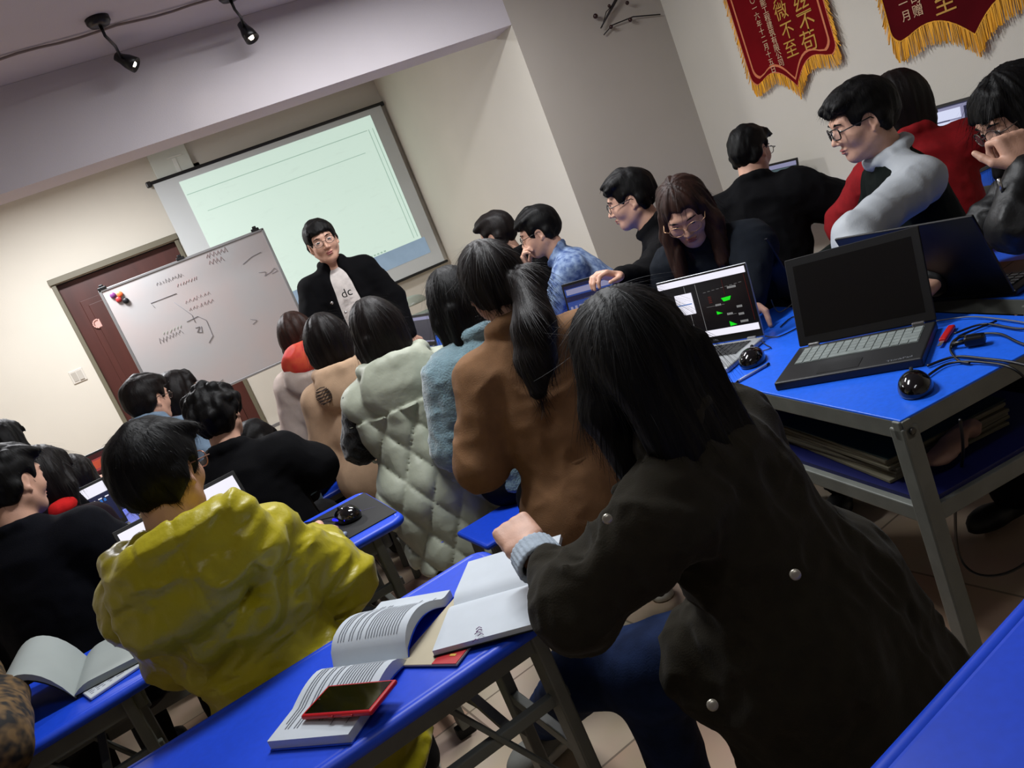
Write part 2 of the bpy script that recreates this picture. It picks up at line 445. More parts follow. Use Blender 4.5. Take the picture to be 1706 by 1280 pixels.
    def features(s):
        hp = s.hp; hs = s.hs
        for q in (-1, 1):
            mb = MB(); M4 = Matrix([[*s.M[i], 0] for i in range(3)]+[[0, 0, 0, 1]])
            c = hp(q*.031, .0785, .004)-s.o; b = bmesh.new(); bmesh.ops.create_uvsphere(b, u_segments=20, v_segments=12, radius=.0115*hs)
            for f in b.faces: f.smooth = True; f.material_index = 1 if f.calc_center_median().y > .0090*hs else 0
            bmesh.ops.scale(b, vec=(1.25, 1, .72), verts=b.verts)
            bmesh.ops.transform(b, matrix=Matrix.Translation(c) @ M4, verts=b.verts); mb._add_keep = 1
            me = bpy.data.meshes.new('eye'); b.to_mesh(me); b.free(); link('eye', me, s.root, [EYEW, IRIS])
            B = SDF(); B.chain([hp(q*.014, .092, .023), hp(q*.031, .0925, .028), hp(q*.05, .079, .024)], [.0025, .0032, .0018], .003)
            B.obj('eyebrow', s.hairmat if hasattr(s, 'hairmat') else HAIRB, .002, s.root)
        B = SDF(); B.ell(hp(0, .0895, -.0600), V3(.020, .0085, .0048)*hs, s.M, .004); B.ell(hp(0, .0875, -.0695), V3(.017, .0085, .0056)*hs, s.M, .004)
        B.ell(hp(0, .098, -.0648), V3(.017, .008, .0014)*hs, s.M, .002, 's')
        B.obj('lips', LIP, .0025, s.root)
    def glasses(s, m=MET, r=.022, rnd=1.0, th=.0016, low=0.):
        mb = MB(); ln = MB(); hp = lambda *a: s.hp(*a)-s.o
        for q in (-1, 1):
            pts = []
            for k in range(21):
                a = 2*PI*k/20; ca, sa = math.cos(a), math.sin(a); e = rnd
                x = q*.0325+r*1.12*abs(ca)**e*np.sign(ca); z = -.001-low+r*.85*abs(sa)**e*np.sign(sa)
                pts.append(hp(x, .108-abs(x)*.22, z))
            mb.tube(pts, th, 6); ln.quad([tuple(hp(q*.0325+r*1.05*math.cos(a), .1078-abs(q*.0325+r*1.05*math.cos(a))*.22, -.001-low+r*.8*math.sin(a))) for a in [2*PI*k/12 for k in range(12)]])
            mb.tube([hp(q*.056, .095, .003-low), hp(q*.076, .085, .005), hp(q*.079, .0, .006), hp(q*.076, -.02, -.012)], th, 6)
        mb.tube([hp(-.009, .106, .001-low), hp(0, .109, .004-low), hp(.009, .106, .001-low)], th, 6)
        g = mb.build('glasses', m, s.root); ln.build('lens', LENS, g)
    # -------- hair
    def hair(s, style='short', m=None, L=.3, seed=1, fringe=True, vol=1., cell=None, curl=0., tail=None, side=.03, strands=0, drop=None, wid=1., part=None, front=False, tufts=26):
        m = m or HAIRB; s.hairmat = m; B = SDF(); hp = s.hp; M = s.M; hs = s.hs; rnd = random.Random(seed)
        v = vol
        B.ell(hp(0, -.014, .036), V3(.083*v, .105*v, .091*v)*hs, M)
        dn = V3(drop) if drop is not None else -UP
        if style == 'short':
            for k in range(tufts):
                x = rnd.uniform(-.06, .06); y0 = rnd.uniform(-.05, .05); z0 = .118-abs(x)*.5-abs(y0)*.25
                B.cap(hp(x, y0, z0*v), hp(x*1.1+rnd.uniform(-.012, .012), y0+.045, (z0-.010)*v), .013, .008, .02)
            for k in range(9):
                x = -.056+k*.014; B.cap(hp(x*.9, .055, .100-abs(x)*.35), hp(x*1.05+rnd.uniform(-.006, .006), .094-abs(x)*.28, .058+rnd.uniform(-.008, .012)), .017, .006, .012)
            B.cap(hp(0, -.075, -.01), hp(0, -.066, -.055), .045, .03, .03)
            for q in (-1, 1): B.cap(hp(q*.066, -.035, -.01), hp(q*.05, -.05, -.05), .028, .018, .02); B.cap(hp(q*.074, .022, .03), hp(q*.073, .018, -.012), .010, .004, .01)
            B.box(hp(0, .120, -.045), V3(.12, .062, .093)*hs, M, .02, .012, 's')
            for q in (-1, 1): B.ell(hp(q*.084, .008, -.012), V3(.022, .024, .036)*hs, M, .01, 's')
            B.box(hp(0, -.04, -.135), V3(.2, .2, .06)*hs, M@frame(0, 14, 0), .02, .02, 's')
        else:
            B.ell(hp(0, -.035, .0), V3(.082*v, .088, .10)*hs, M, .03)
            if fringe:
                for k in range(11):
                    x = -.062+k*.0124; B.cap(hp(x*.85, .050, .105-abs(x)*.4), hp(x*1.03, .096-abs(x)*.32, .040+rnd.uniform(-.006, .006)), .015, .005, .012)
                B.box(hp(0, .120, -.06), V3(.060, .058, .098)*hs, M, .02, .012, 's')
            else:
                pq = part or 0.
                B.box(hp(0, .118, -.045), V3(.054, .055, .105)*hs, M, .03, .015, 's')
            if style in ('long', 'bob'):
                a = hp(0, -.055, -.01); q_ = V3(0, 0, 0)
                pts = [a]; rs = [.088*v*wid]
                n = 4
                for k in range(1, n+1):
                    pts.append(a+dn*L*k/n-s.f*.0*k); rs.append((.085-.022*k/n)*v*wid)
                B.chain(pts, rs, .03, flat=s.tf, ff=.5)
                for q in (-1, 1):
                    p0 = hp(q*.070, .025, .02); p1 = hp(q*.082, .03 if front else .012, -.06); p2 = p1+dn*L*.75+s.f*(.02 if front else -.02)
                    B.chain([p0, p1, p2], [side*.6, side, side*.75], .02)
                if style == 'long':
                    for k in range(14):
                        x = rnd.uniform(-.07, .07)*wid; p = hp(x, -.09+rnd.uniform(-.01, .01), -.02)
                        e = pts[-1]+s.r*x*1.1+dn*rnd.uniform(-.02, .05)-s.tf*rnd.uniform(.0, .04); B.cap(p, e, .014, .006, .02)
            if style == 'pony':
                for t in (tail or []): B.chain([V3(p) for p in t[0]], t[1], .02)
                B.box(hp(0, .0, -.14), V3(.2, .2, .06)*hs, M@frame(0, 10, 0), .02, .02, 's')
            if style == 'curly':
                for k in range(70):
                    a = rnd.uniform(0, 2*PI); e = rnd.uniform(-.5, 1.4)
                    d = V3(math.cos(e)*math.sin(a)*.083, math.cos(e)*math.cos(a)*.104-.02, math.sin(e)*.09+.03)
                    if d[1] > .05 and d[2] < .06: continue
                    B.ell(hp(*d), V3(1, 1, 1)*rnd.uniform(.014, .026), None, .012)
                B.box(hp(0, .0, -.15), V3(.2, .2, .06)*hs, M@frame(0, 10, 0), .02, .02, 's')
        H, sc_ = s.H, seed*17
        def dfn(P):
            q = (P-H)@M; th = np.arctan2(q[:, 0], -q[:, 1]+.0)
            if style == 'short':
                X = np.stack([q[:, 0]*55, q[:, 1]*16, q[:, 2]*16], 1)
                return vnoise(X, 1., sc_)*.0035+vnoise(X, 2.3, sc_+1)*.0018
            X = np.stack([th*7, q[:, 2]*3.5, th*0], 1)
            return vnoise(X, 1., sc_)*.0045+vnoise(X, (3, 1.5, 1), sc_+1)*.0022+(vnoise(P, 28., sc_)*.006 if curl else 0)
        B.dfn = dfn; B.damp = .008
        o, V, Q = B.obj('hair', m, cell or s.hcell*1.15, s.root)
        if strands: s.strands(V, Q, m, strands, seed, o, ln=.032 if style == 'short' else .09)
        return o
    def strands(s, V, Q, m, n, seed, par, ln=.09, th=.0006):
        rg = np.random.RandomState(seed); N = np.cross(V[Q[:, 2]]-V[Q[:, 0]], V[Q[:, 3]]-V[Q[:, 1]]); N /= np.maximum(np.linalg.norm(N, axis=1), 1e-9)[:, None]
        C = V[Q].mean(1); idx = rg.choice(len(C), n); P = C[idx].copy(); Nn = N[idx]
        c0 = s.H+s.M@V3(0, -.05, .11)*s.hs
        D = P-c0; D += -UP*.12; D -= Nn*(D*Nn).sum(1)[:, None]; D /= np.maximum(np.linalg.norm(D, axis=1), 1e-6)[:, None]
        D += rg.normal(0, .09, D.shape); rows = []; lift = rg.uniform(.0004, .0035, n)[:, None]*np.where(rg.rand(n, 1) < .05, 2, 1)
        K = 7; L = rg.uniform(.5, 1.2, (n, 1))*ln
        T = np.cross(D, Nn); T /= np.maximum(np.linalg.norm(T, axis=1), 1e-6)[:, None]
        for k in range(K):
            t = k/(K-1); p = P+D*L*t+Nn*lift*math.sin(PI*min(1, t*.9+.05))-Nn*.010*t*t*L/.09-Nn*.001
            wv = th*(1-t*.7); rows.append((p-T*wv, p+T*wv))
        R = np.stack([np.stack(a, 1) for a in rows], 1)  # n,K,2,3
        V2 = R.reshape(-1, 3); base = (np.arange(n)*K*2)[:, None, None]; kk = (np.arange(K-1)*2)[None, :, None]
        F = base+kk+np.array([0, 1, 3, 2])[None, None, :]
        off = s.o; me = npmesh('hair_strands', V2-off, F.reshape(-1, 4)); o = link('hair_strands', me, par, m); o['kind'] = 'stuff'; o.parent = par
        return o
    # -------- garments
    def top(s, name, m, infl=.018, sleeve=(.066, .058, .048), hem=.12, hemr=None, amp=.006, sc=(9, 9, 9), collar=.02, hood=False, k=.04, cell=None, quilt=None, seed=3, sleeves=True,
            cuff=.0, skirt=None, extra=None, wr_pull=.02, neck_open=True, puff=0., hoodm=None, hoodsz=1., open_front=False):
        B = SDF(); w = s.w; u, r, tf = s.u, s.r, s.tf; i_ = infl
        B.cap(s.P+u*.02, s.P+u*s.L*.5, .135*w+i_, .13*w+i_, k, flat=tf, ff=.72)
        B.cap(s.P+u*s.L*.5, s.Nk-u*.14, .132*w+i_, .135*w+i_, k, flat=tf, ff=.70)
        B.cap(s.P+u*.04, s.P-u*(hem+.1), .15*w+i_, (hemr or .165*w)+i_, k, flat=tf, ff=.82); B.plane(s.P-u*hem, -u, .02)
        if hem >= .15:
            B.cap(s.hip[0], s.hip[1], .115*w+i_, .115*w+i_, k)
            for i in (0, 1): B.cap(s.hip[i], s.hip[i]*.68+s.kn[i]*.32, .098*w+i_, .088*w+i_, k)
        B.cap(s.sh[0], s.sh[1], .048+i_*.8, .048+i_*.8, k)
        for i in (0, 1):
            B.cap(s.Nk-u*.012, s.sh[i]+u*.006, .034+i_*.7, .038+i_*.7, k)
            if sleeves:
                d = nrm(s.wr[i]-s.el[i]); B.cap(s.sh[i], s.el[i], sleeve[0]+i_*.3, sleeve[1]+i_*.3, k*.8)
                B.cap(s.el[i], s.wr[i]-d*wr_pull, sleeve[1]+i_*.3, sleeve[2], .03)
                if cuff: B.cap(s.wr[i]-d*(wr_pull+.03), s.wr[i]-d*(wr_pull+.005), sleeve[2]+cuff, sleeve[2]+cuff, .004)
        if skirt: B.chain(*skirt[:2], .05, flat=tf, ff=skirt[2] if len(skirt) > 2 else .8)
        if collar:
            for k_ in range(10):
                a = 2*PI*k_/10; b = 2*PI*(k_+1)/10; c = lambda t: s.Nk+u*(.028+.012*math.cos(t))+(r*math.sin(t)*.066-tf*math.cos(t)*.062)
                B.cap(c(a), c(b), collar, collar, .012)
        if hood:
            h = hoodsz; c = s.Nk-tf*.105*h-u*.045*h
            B.ell(c, V3(.150, .062, .12)*h, np.stack([r, tf, u], 1), .02)
            B.ell(c+u*.09*h+tf*.03, V3(.105, .055, .075)*h, np.stack([r, tf, u], 1), .02, 's')
            for k_ in range(8):
                a = -PI*.62+k_*PI*1.24/8; b = -PI*.62+(k_+1)*PI*1.24/8; cc = lambda t: s.Nk+u*(.035-.01*math.cos(t))+(r*math.sin(t)*.11*h-tf*(math.cos(t)*.10+.03)*h)
                B.cap(cc(a), cc(b), .024*h, .024*h, .02)
        if extra: extra(B, s)
        sd = seed*31; Nk = s.Nk
        def dfn(P):
            q = P-Nk; X = np.stack([q@r, q@tf, q@u], 1)
            n1 = vnoise(X, sc, sd); n2 = vnoise(X+.35*n1[:, None]/np.mean(sc), tuple(2.3*v for v in sc), sd+5)
            d = (np.abs(n1)-.35)*amp*1.6+(np.abs(n2)-.35)*amp*.8
            if quilt: d = d+quilt(X, P)
            return d
        B.dfn = dfn; B.damp = amp*2+(.014 if quilt else 0)
        if open_front:
            A = s.Nk+u*.05+tf*.10; B.cap(A+u*.04, s.P+tf*.17, .045, .10, .01, mode='s')
        o, V, Q = B.obj(name, m, cell or s.cell, s.root, fine=getattr(s, 'tfine', ()))
        return o
    def trousers(s, m, infl=.012, amp=.006, cell=None, name='trousers'):
        B = SDF(); w = s.w
        B.cap(s.hip[0], s.hip[1], .108*w+infl, .108*w+infl, .05)
        for i in (0, 1):
            B.cap(s.hip[i], s.kn[i], .088*w+infl, .064+infl, .04); B.cap(s.kn[i], s.an[i]+UP*.01, .062+infl, .052+infl, .03)
        B.dfn = lambda P: (np.abs(vnoise(P, (14, 14, 9), 9))-.3)*amp; B.damp = amp*2
        return B.obj(name, m, cell or s.cell*1.3, s.root)[0]
    def shoes(s, m, sole=None, cell=.007, dirs=None):
        s.shod = True
        for i in (0, 1):
            d = nrm(dirs[i]) if dirs else s.f; a = s.an[i]; sd = np.cross(d, UP)
            B = SDF(); B.cap(a-UP*.02-d*.02, a+UP*.02-d*.01, .045, .044, .02); B.cap(a-d*.025-UP*.048, a+d*.14-UP*.056, .038, .034, .02, flat=sd, ff=.95); B.ell(a+d*.10-UP*.045, (.05, .05, .032), None, .03)
            B.cap(a+UP*.05-d*.012, a+UP*.12-d*.012, .034, .034, .01, mode='s')
            B.plane((a-UP*.078), -UP)
            o = B.obj('shoe', m, cell, s.root)[0]
            if sole:
                S_ = SDF(); S_.cap(a-d*.03-UP*.078, a+d*.145-UP*.078, .044, .042, .01, flat=sd, ff=.95); S_.plane(a-UP*.062, UP, .002); S_.plane(a-UP*.089, -UP, .002); S_.obj('sole', sole, cell*.8, o)
            mb = MB()
            for j in range(5):
                c = a+d*(.035+j*.016)-UP*(.005+.009*j); mb.tube([c-sd*.022-s.o, c+UP*.007-s.o, c+sd*.022-s.o], .0028, 6)
            mb.build('laces', sole or m, o)
# ------------------------------------------------------------------ the room
YF, YC, XC, XW, ZC, XL, YB = 7.7, 4.83, 2.63, 3.75, 2.90, -2.6, -2.4
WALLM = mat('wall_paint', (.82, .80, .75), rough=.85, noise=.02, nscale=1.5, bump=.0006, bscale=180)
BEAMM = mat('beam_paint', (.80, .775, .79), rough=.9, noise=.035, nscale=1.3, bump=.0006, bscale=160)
COLM = mat('column_shade_grey', (.70, .67, .63), rough=.9, noise=.03, nscale=1.4)  # greyer than the walls: the column's shade is put into this colour
def floor_material():
    m = bpy.data.materials.new('floor_tile'); m.use_nodes = True; nt = m.node_tree; b = nt.nodes['Principled BSDF']; b.inputs['Roughness'].default_value = .28
    tc = nt.nodes.new('ShaderNodeTexCoord'); mp = nt.nodes.new('ShaderNodeMapping'); mp.inputs['Rotation'].default_value = (0, 0, -.12)
    br = nt.nodes.new('ShaderNodeTexBrick'); br.offset = 0; br.squash = 1
    br.inputs['Scale'].default_value = 1; br.inputs['Brick Width'].default_value = .6; br.inputs['Row Height'].default_value = .6; br.inputs['Mortar Size'].default_value = .004
    br.inputs['Color1'].default_value = (*lin('cdbda6'), 1); br.inputs['Color2'].default_value = (*lin('c9a58c'), 1); br.inputs['Mortar'].default_value = (*lin('8a7a6a'), 1)
    n = nt.nodes.new('ShaderNodeTexNoise'); n.inputs['Scale'].default_value = 5; n.inputs['Detail'].default_value = 6
    mx = nt.nodes.new('ShaderNodeMix'); mx.data_type = 'RGBA'; mx.blend_type = 'MULTIPLY'; mx.inputs[0].default_value = .25
    L = nt.links.new; L(tc.outputs['Object'], mp.inputs[0]); L(mp.outputs[0], br.inputs['Vector']); L(mp.outputs[0], n.inputs['Vector'])
    L(br.outputs['Color'], mx.inputs[6]); L(n.outputs['Color'], mx.inputs[7]); L(mx.outputs[2], b.inputs['Base Color'])
    return m
def struct(name, mb, m, parent=None):
    o = mb.build(name, m, parent)
    if parent is None: o['kind'] = 'structure'
    return o
def slab(x0, x1, y0, y1, z0, z1, mb=None):
    mb = mb or MB(); mb.box(((x0+x1)/2, (y0+y1)/2, (z0+z1)/2), (x1-x0, y1-y0, z1-z0)); return mb
struct('floor', slab(XL-.1, XW+.1, YB-.1, YF+.1, -.1, 0), floor_material())
struct('ceiling', slab(XL-.1, XW+.1, YB-.1, YF+.1, ZC, ZC+.1), BEAMM)
struct('wall_left', slab(XL-.1, XL, YB, YF, 0, ZC), WALLM)
struct('wall_back', slab(XL-.1, XW+.1, YB-.1, YB, 0, ZC), WALLM)
struct('wall_right', slab(XW, XW+.1, YB, YC, 0, ZC), WALLM)
DX0, DX1, DZ = -.615, .405, 2.17
w = slab(XL-.1, DX0, YF, YF+.2, 0, ZC); slab(DX1, XC, YF, YF+.2, 0, ZC, w); slab(DX0, DX1, YF, YF+.2, DZ, ZC, w)
struct('wall_front', w, WALLM)
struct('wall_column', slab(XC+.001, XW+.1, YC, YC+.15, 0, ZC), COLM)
struct('wall_bay_right', slab(XC, XC+.12, YC+.001, YF+.2, 0, ZC), WALLM)
struct('trim_beam', slab(XL, XC, YC, YC+.27, 2.42, ZC-.001), BEAMM)
DOORM = mat('door_maroon', (.30, .155, .13), rough=.38, noise=.12, nscale=3, stretch=(4, 4, .5))
FRM = mat('door_frame_olive', (.42, .40, .33), rough=.5)
d = MB(); d.box(((DX0+DX1)/2, YF+.10, DZ/2), (DX1-DX0-.02, .05, DZ-.02))
for (x0, x1, z0, z1) in ((DX0+.11, DX1-.11, .25, .95), (DX0+.11, DX1-.11, 1.1, 1.98)):
    d.box(((x0+x1)/2, YF+.072, (z0+z1)/2), (x1-x0, .012, z1-z0), bev=.005); d.box(((x0+x1)/2, YF+.066, (z0+z1)/2), (x1-x0-.1, .012, z1-z0-.1), bev=.005)
door = struct('door_1', d, DOORM)
h = MB(); h.box((DX0+.16, YF+.062, 1.02+.74), (.05, .012, .07), bev=.01)
for k in range(9):
    a = PI*.4+k*PI*1.1/8; b = a+PI*1.1/8
    if k < 8: h.tube([(DX0+.16+.035*math.cos(a), YF+.05, 1.76+.035*math.sin(a)), (DX0+.16+.035*math.cos(b), YF+.05, 1.76+.035*math.sin(b))], .007, 6)
h.build('door_sticker', mat('sticker_pink', (.85, .66, .62)), door)
k = MB(); k.tube([(DX0+.07, YF+.07, 1.02), (DX0+.07, YF+.01, 1.02), (DX0+.19, YF+.01, 1.02)], .011, 8); k.box((DX0+.07, YF+.07, 1.0), (.045, .01, .22), bev=.01)
k.build('door_handle', mat('brushed_metal', (.6, .58, .55), rough=.3, metal=.9), door)
f = MB(); f.box(((DX0+DX1)/2, YF-.01, DZ+.025), (DX1-DX0+.06, .05, .05), bev=.004)
for x in (DX0-.005, DX1+.005): f.box((x, YF+.02, DZ/2), (.035, .07, DZ), bev=.004)
struct('trim_1', f, FRM)
struct('baseboard_front', slab(XL, DX0-.03, YF-.012, YF, 0, .08), mat('skirting', (.45, .33, .28), rough=.5))

# light switch
sw = thing('light_switch', 'white square light switch plate on the wall left of the brown door', 'light switch', (DX0-.16, YF-.006, 1.425))
m = MB(); m.box((0, 0, 0), (.11, .012, .11), bev=.004); m.build('plate', mat('switch_plastic', (.82, .80, .76), rough=.35), sw)
m = MB(); m.box((-.022, -.009, 0), (.036, .008, .08), bev=.002, M=Matrix.Rotation(.08, 4, 'X')); m.box((.022, -.009, 0), (.036, .008, .08), bev=.002, M=Matrix.Rotation(-.08, 4, 'X')); m.build('rocker', mat('switch_rocker', (.72, .70, .66), rough=.3), sw)

# added box standing for a lit patch of wall above the screen, with hook
wb = thing('lit_patch_box', 'pale grey-green box on the wall above the left end of the projection screen', 'box', (.66, YF-.03, 2.74))
m = MB(); m.box((-.01, 0, .02), (.32, .055, .25), bev=.006, M=Matrix.Rotation(.0, 4, 'Y')); m.build('case', mat('pale_green_lit_patch', (.80, .82, .78), rough=.5), wb)
m = MB(); m.box((.02, -.030, -.02), (.035, .008, .15), bev=.002); m.box((.03, -.030, .065), (.13, .01, .012), bev=.002); m.build('label_strip', mat('pale_strip', (.86, .87, .84)), wb)
m = MB(); m.tube([(.17, .03, -.06), (.20, -.0, -.12), (.235, -.01, -.13), (.24, .0, -.09)], .009, 8); m.box((.18, .04, -.06), (.05, .02, .06)); m.build('bracket', mat('bracket_cream', (.72, .68, .55)), wb)

# projection screen
px0, px1, pz0, pz1, PYs = .435, 2.575, 1.10, 2.655, YF-.07
ps = thing('projection_screen', 'large white pull-down projection screen with black bars on the front wall', 'projection screen', ((px0+px1)/2, PYs, (pz0+pz1)/2))
cx, cz = (px0+px1)/2, (pz0+pz1)/2
m = MB(); m.box((0, 0, 0), (px1-px0, .004, pz1-pz0)); m.build('fabric', mat('screen_fabric', (.80, .82, .82), rough=.8), ps)
BLK = mat('black_plastic', (.035, .035, .038), rough=.35)
m = MB(); m.box((0, 0, pz1-cz+.005), (px1-px0+.05, .03, .028), bev=.01); m.box((-(px1-px0)/2-.03, 0, pz1-cz), (.045, .045, .05), bev=.01); m.box(((px1-px0)/2+.02, 0, pz1-cz), (.03, .04, .04), bev=.008); m.build('top_bar', BLK, ps)
m = MB(); m.box((0, -.0, pz0-cz-.005), (px1-px0+.06, .026, .026), bev=.01); m.build('bottom_bar', BLK, ps)
def projected_image_material():
    m = bpy.data.materials.new('projected_light'); m.use_nodes = True; nt = m.node_tree; b = nt.nodes['Principled BSDF']; L = nt.links.new
    b.inputs['Base Color'].default_value = (.25, .26, .25, 1); b.inputs['Roughness'].default_value = .8
    tc = nt.nodes.new('ShaderNodeTexCoord'); mp = nt.nodes.new('ShaderNodeMapping'); mp.inputs['Scale'].default_value = (3.0, 1, 11)
    n = nt.nodes.new('ShaderNodeTexNoise'); n.inputs['Scale'].default_value = 1.6; n.inputs['Detail'].default_value = 6; n.inputs['Roughness'].default_value = .7
    rp = nt.nodes.new('ShaderNodeMapRange'); rp.inputs[1].default_value = .56; rp.inputs[2].default_value = .72; rp.inputs[3].default_value = 1; rp.inputs[4].default_value = .82
    mx = nt.nodes.new('ShaderNodeMix'); mx.data_type = 'RGBA'; mx.inputs[6].default_value = (*lin('a9bdb0'), 1); mx.inputs[7].default_value = (*lin('d3ecdd'), 1)
    L(tc.outputs['Object'], mp.inputs[0]); L(mp.outputs[0], n.inputs['Vector']); L(n.outputs['Fac'], rp.inputs[0]); L(rp.outputs[0], mx.inputs[0])
    L(mx.outputs[2], b.inputs['Emission Color']); b.inputs['Emission Strength'].default_value = 0.78
    return m
ix0, ix1, iz0, iz1 = px0+.20, px1-.13, pz0+.13, pz1-.06
m = MB(); m.box(((ix0+ix1)/2-cx, -.0035, (iz0+.16+iz1)/2-cz), (ix1-ix0, .002, iz1-iz0-.16)); pi_ = m.build('projected_image', projected_image_material(), ps)
m = MB(); m.box(((ix0+ix1)/2-cx, -.0035, iz0+.08-cz), (ix1-ix0+.06, .002, .158)); m.build('projected_taskbar', mat('projected_blue', (.5, .55, .6), emit=(.56, .69, .80), estr=.42, noise=.1), pi_)
m = MB()
for x in (ix1-.07-cx, ix1-.03-cx): m.box((x, -.0052, .07), (.006, .0012, iz1-iz0-.30))
m.box((0, -.0052, iz1-.12-cz), (ix1-ix0-.1, .0012, .006)); m.box((0, -.0052, iz1-.30-cz), (ix1-ix0-.3, .0012, .005))
for q in range(14): m.box((.45+.035*q-cx*0-.35, -.0052, iz0+.175-cz), (.02, .0012, .014))
m.build('window_lines', mat('projected_line', (.5, .6, .55), emit=(.62, .74, .68), estr=.6), pi_)

# whiteboard on its stand
WY = 6.6
wbx0, wbx1, wbz0, wbz1 = -.285, .965, .93, 1.93
wt = thing('whiteboard', 'white dry-erase board with faint writing on a metal stand in front of the door', 'whiteboard', ((wbx0+wbx1)/2, WY, 0))
ALU = mat('aluminium', (.62, .62, .62), rough=.35, metal=.7)
hw = (wbx1-wbx0)/2; zc = (wbz0+wbz1)/2; hh = (wbz1-wbz0)/2
m = MB(); m.box((0, 0, zc), (2*hw-.03, .018, 2*hh-.03)); m.build('board', mat('whiteboard_enamel', (.66, .66, .66), rough=.3, noise=.06, nscale=2.2, color2=(.69, .65, .64)), wt)
m = MB()
for q in (-1, 1): m.box((q*(hw-.008), 0, zc), (.02, .028, 2*hh), bev=.004); m.box((0, 0, zc+q*(hh-.008)), (2*hw, .028, .02), bev=.004)
m.build('board_frame', ALU, wt)
for x in (-hw+.03, -.02, hw-.06): m = MB(); m.box((x, -.004, wbz1+.008), (.06, .03, .022), bev=.005); m.box((x, -.004, wbz1+.026), (.03, .02, .02), bev=.005); m.build('clip', BLK, wt)
for q in (-1, 1):
    m = MB(); m.box((q*(hw-.14), .045, .75), (.03, .03, 1.45), bev=.004); m.box((q*(hw-.14), .03, .03), (.04, .55, .04), bev=.008); m.build('stand_leg', ALU, wt)
m = MB(); m.box((0, .045, .5), (2*hw-.3, .025, .025)); m.build('crossbar', ALU, wt)
cols = [('magnet_orange', (.85, .40, .22), .045, 0), ('magnet_purple', (.42, .2, .42), -.0, .01), ('magnet_red', (.62, .16, .17), .022, -.032), ('magnet_black', (.03, .03, .05), .062, -.058)]
names = ['orange round magnet, the upper right of four at the top left corner of the whiteboard', 'purple round magnet, the leftmost of four at the top left corner of the whiteboard', 'red round magnet, third down of four at the top left corner of the whiteboard', 'black round magnet, the lowest of four at the top left corner of the whiteboard']
for (nm, c, dx, dz), lb in zip(cols, names):
    m = MB(); m.lathe([(.021, 0), (.021, .008), (.017, .012), (.001, .013)], M=Matrix.Rotation(PI/2, 4, 'X'), n=18)
    o = m.build('magnet', mat(nm, c, rough=.4)); o.location = (wbx0+.075+dx, WY-.0095, wbz1-.075+dz); tag(o, lb, 'magnet', 'magnets on the whiteboard')
rnd = random.Random(4)
def stroke(mb, pts, r=.0022, j=.004):
    r *= .7
    mb.tube([((wbx0+wbx1)/2*0+x+rnd.uniform(-j, j), -.0105, z+rnd.uniform(-j, j)) for x, z in pts], r, 5)
ink = MB(); X = lambda u: -hw+u*2*hw; Z = lambda v: zc+hh-v*2*hh
stroke(ink, [(X(.235), Z(.25)), (X(.225), Z(.21)), (X(.38), Z(.215))]); stroke(ink, [(X(.34), Z(.27)), (X(.40), Z(.40)), (X(.40), Z(.46))])
stroke(ink, [(X(.36), Z(.43)), (X(.43), Z(.43)), (X(.46), Z(.48)), (X(.455), Z(.60)), (X(.42), Z(.64))]); stroke(ink, [(X(.385), Z(.50)), (X(.41), Z(.50)), (X(.385), Z(.535)), (X(.41), Z(.545)), (X(.42), Z(.50))], .003)
for k in range(7): stroke(ink, [(X(.17+.02*k), Z(.50+rnd.uniform(-.01, .01))), (X(.18+.02*k), Z(.47)), (X(.19+.02*k), Z(.50))], .0016)
for k in range(9): stroke(ink, [(X(.30+.018*k), Z(.115)), (X(.305+.018*k), Z(.09)), (X(.312+.018*k), Z(.115))], .0014)
stroke(ink, [(X(.25), Z(.905)), (X(.265), Z(.86)), (X(.27), Z(.90))]); stroke(ink, [(X(.31), Z(.95)), (X(.36), Z(.945)), (X(.40), Z(.93))])
stroke(ink, [(X(.86), Z(.30)), (X(.90), Z(.31)), (X(.885), Z(.34)), (X(.93), Z(.33)), (X(.96), Z(.31)), (X(.97), Z(.335)), (X(.93), Z(.345))], .0018)
stroke(ink, [(X(.80), Z(.20)), (X(.86), Z(.17)), (X(.93), Z(.165))], .0018); stroke(ink, [(X(.70), Z(.60)), (X(.73), Z(.62)), (X(.70), Z(.64))], .0018)
ink.build('ink_marks', mat('faded_black_ink', (.40, .40, .42), rough=.6), wt)
ink = MB()
for k in range(10): stroke(ink, [(X(.62+.022*(k % 6)), Z(.06+.05*(k//6))), (X(.63+.022*(k % 6)), Z(.03+.05*(k//6))), (X(.64+.022*(k % 6)), Z(.07+.05*(k//6)))], .0014)
for k in range(8): stroke(ink, [(X(.40+.016*k), Z(.175)), (X(.41+.016*k), Z(.155))], .0015)
for k in range(14): stroke(ink, [(X(.40+.022*(k % 7)), Z(.31+.06*(k//7))), (X(.41+.022*(k % 7)), Z(.285+.06*(k//7))), (X(.415+.022*(k % 7)), Z(.31+.06*(k//7)))], .0013)
ink.build('ink_marks', mat('faded_red_ink', (.66, .50, .50), rough=.6), wt)
ink = MB()
for k in range(6): stroke(ink, [(X(.21+.02*k), Z(.46)), (X(.22+.02*k), Z(.44))], .0014)
ink.build('ink_marks', mat('faded_green_ink', (.50, .60, .50), rough=.6), wt)

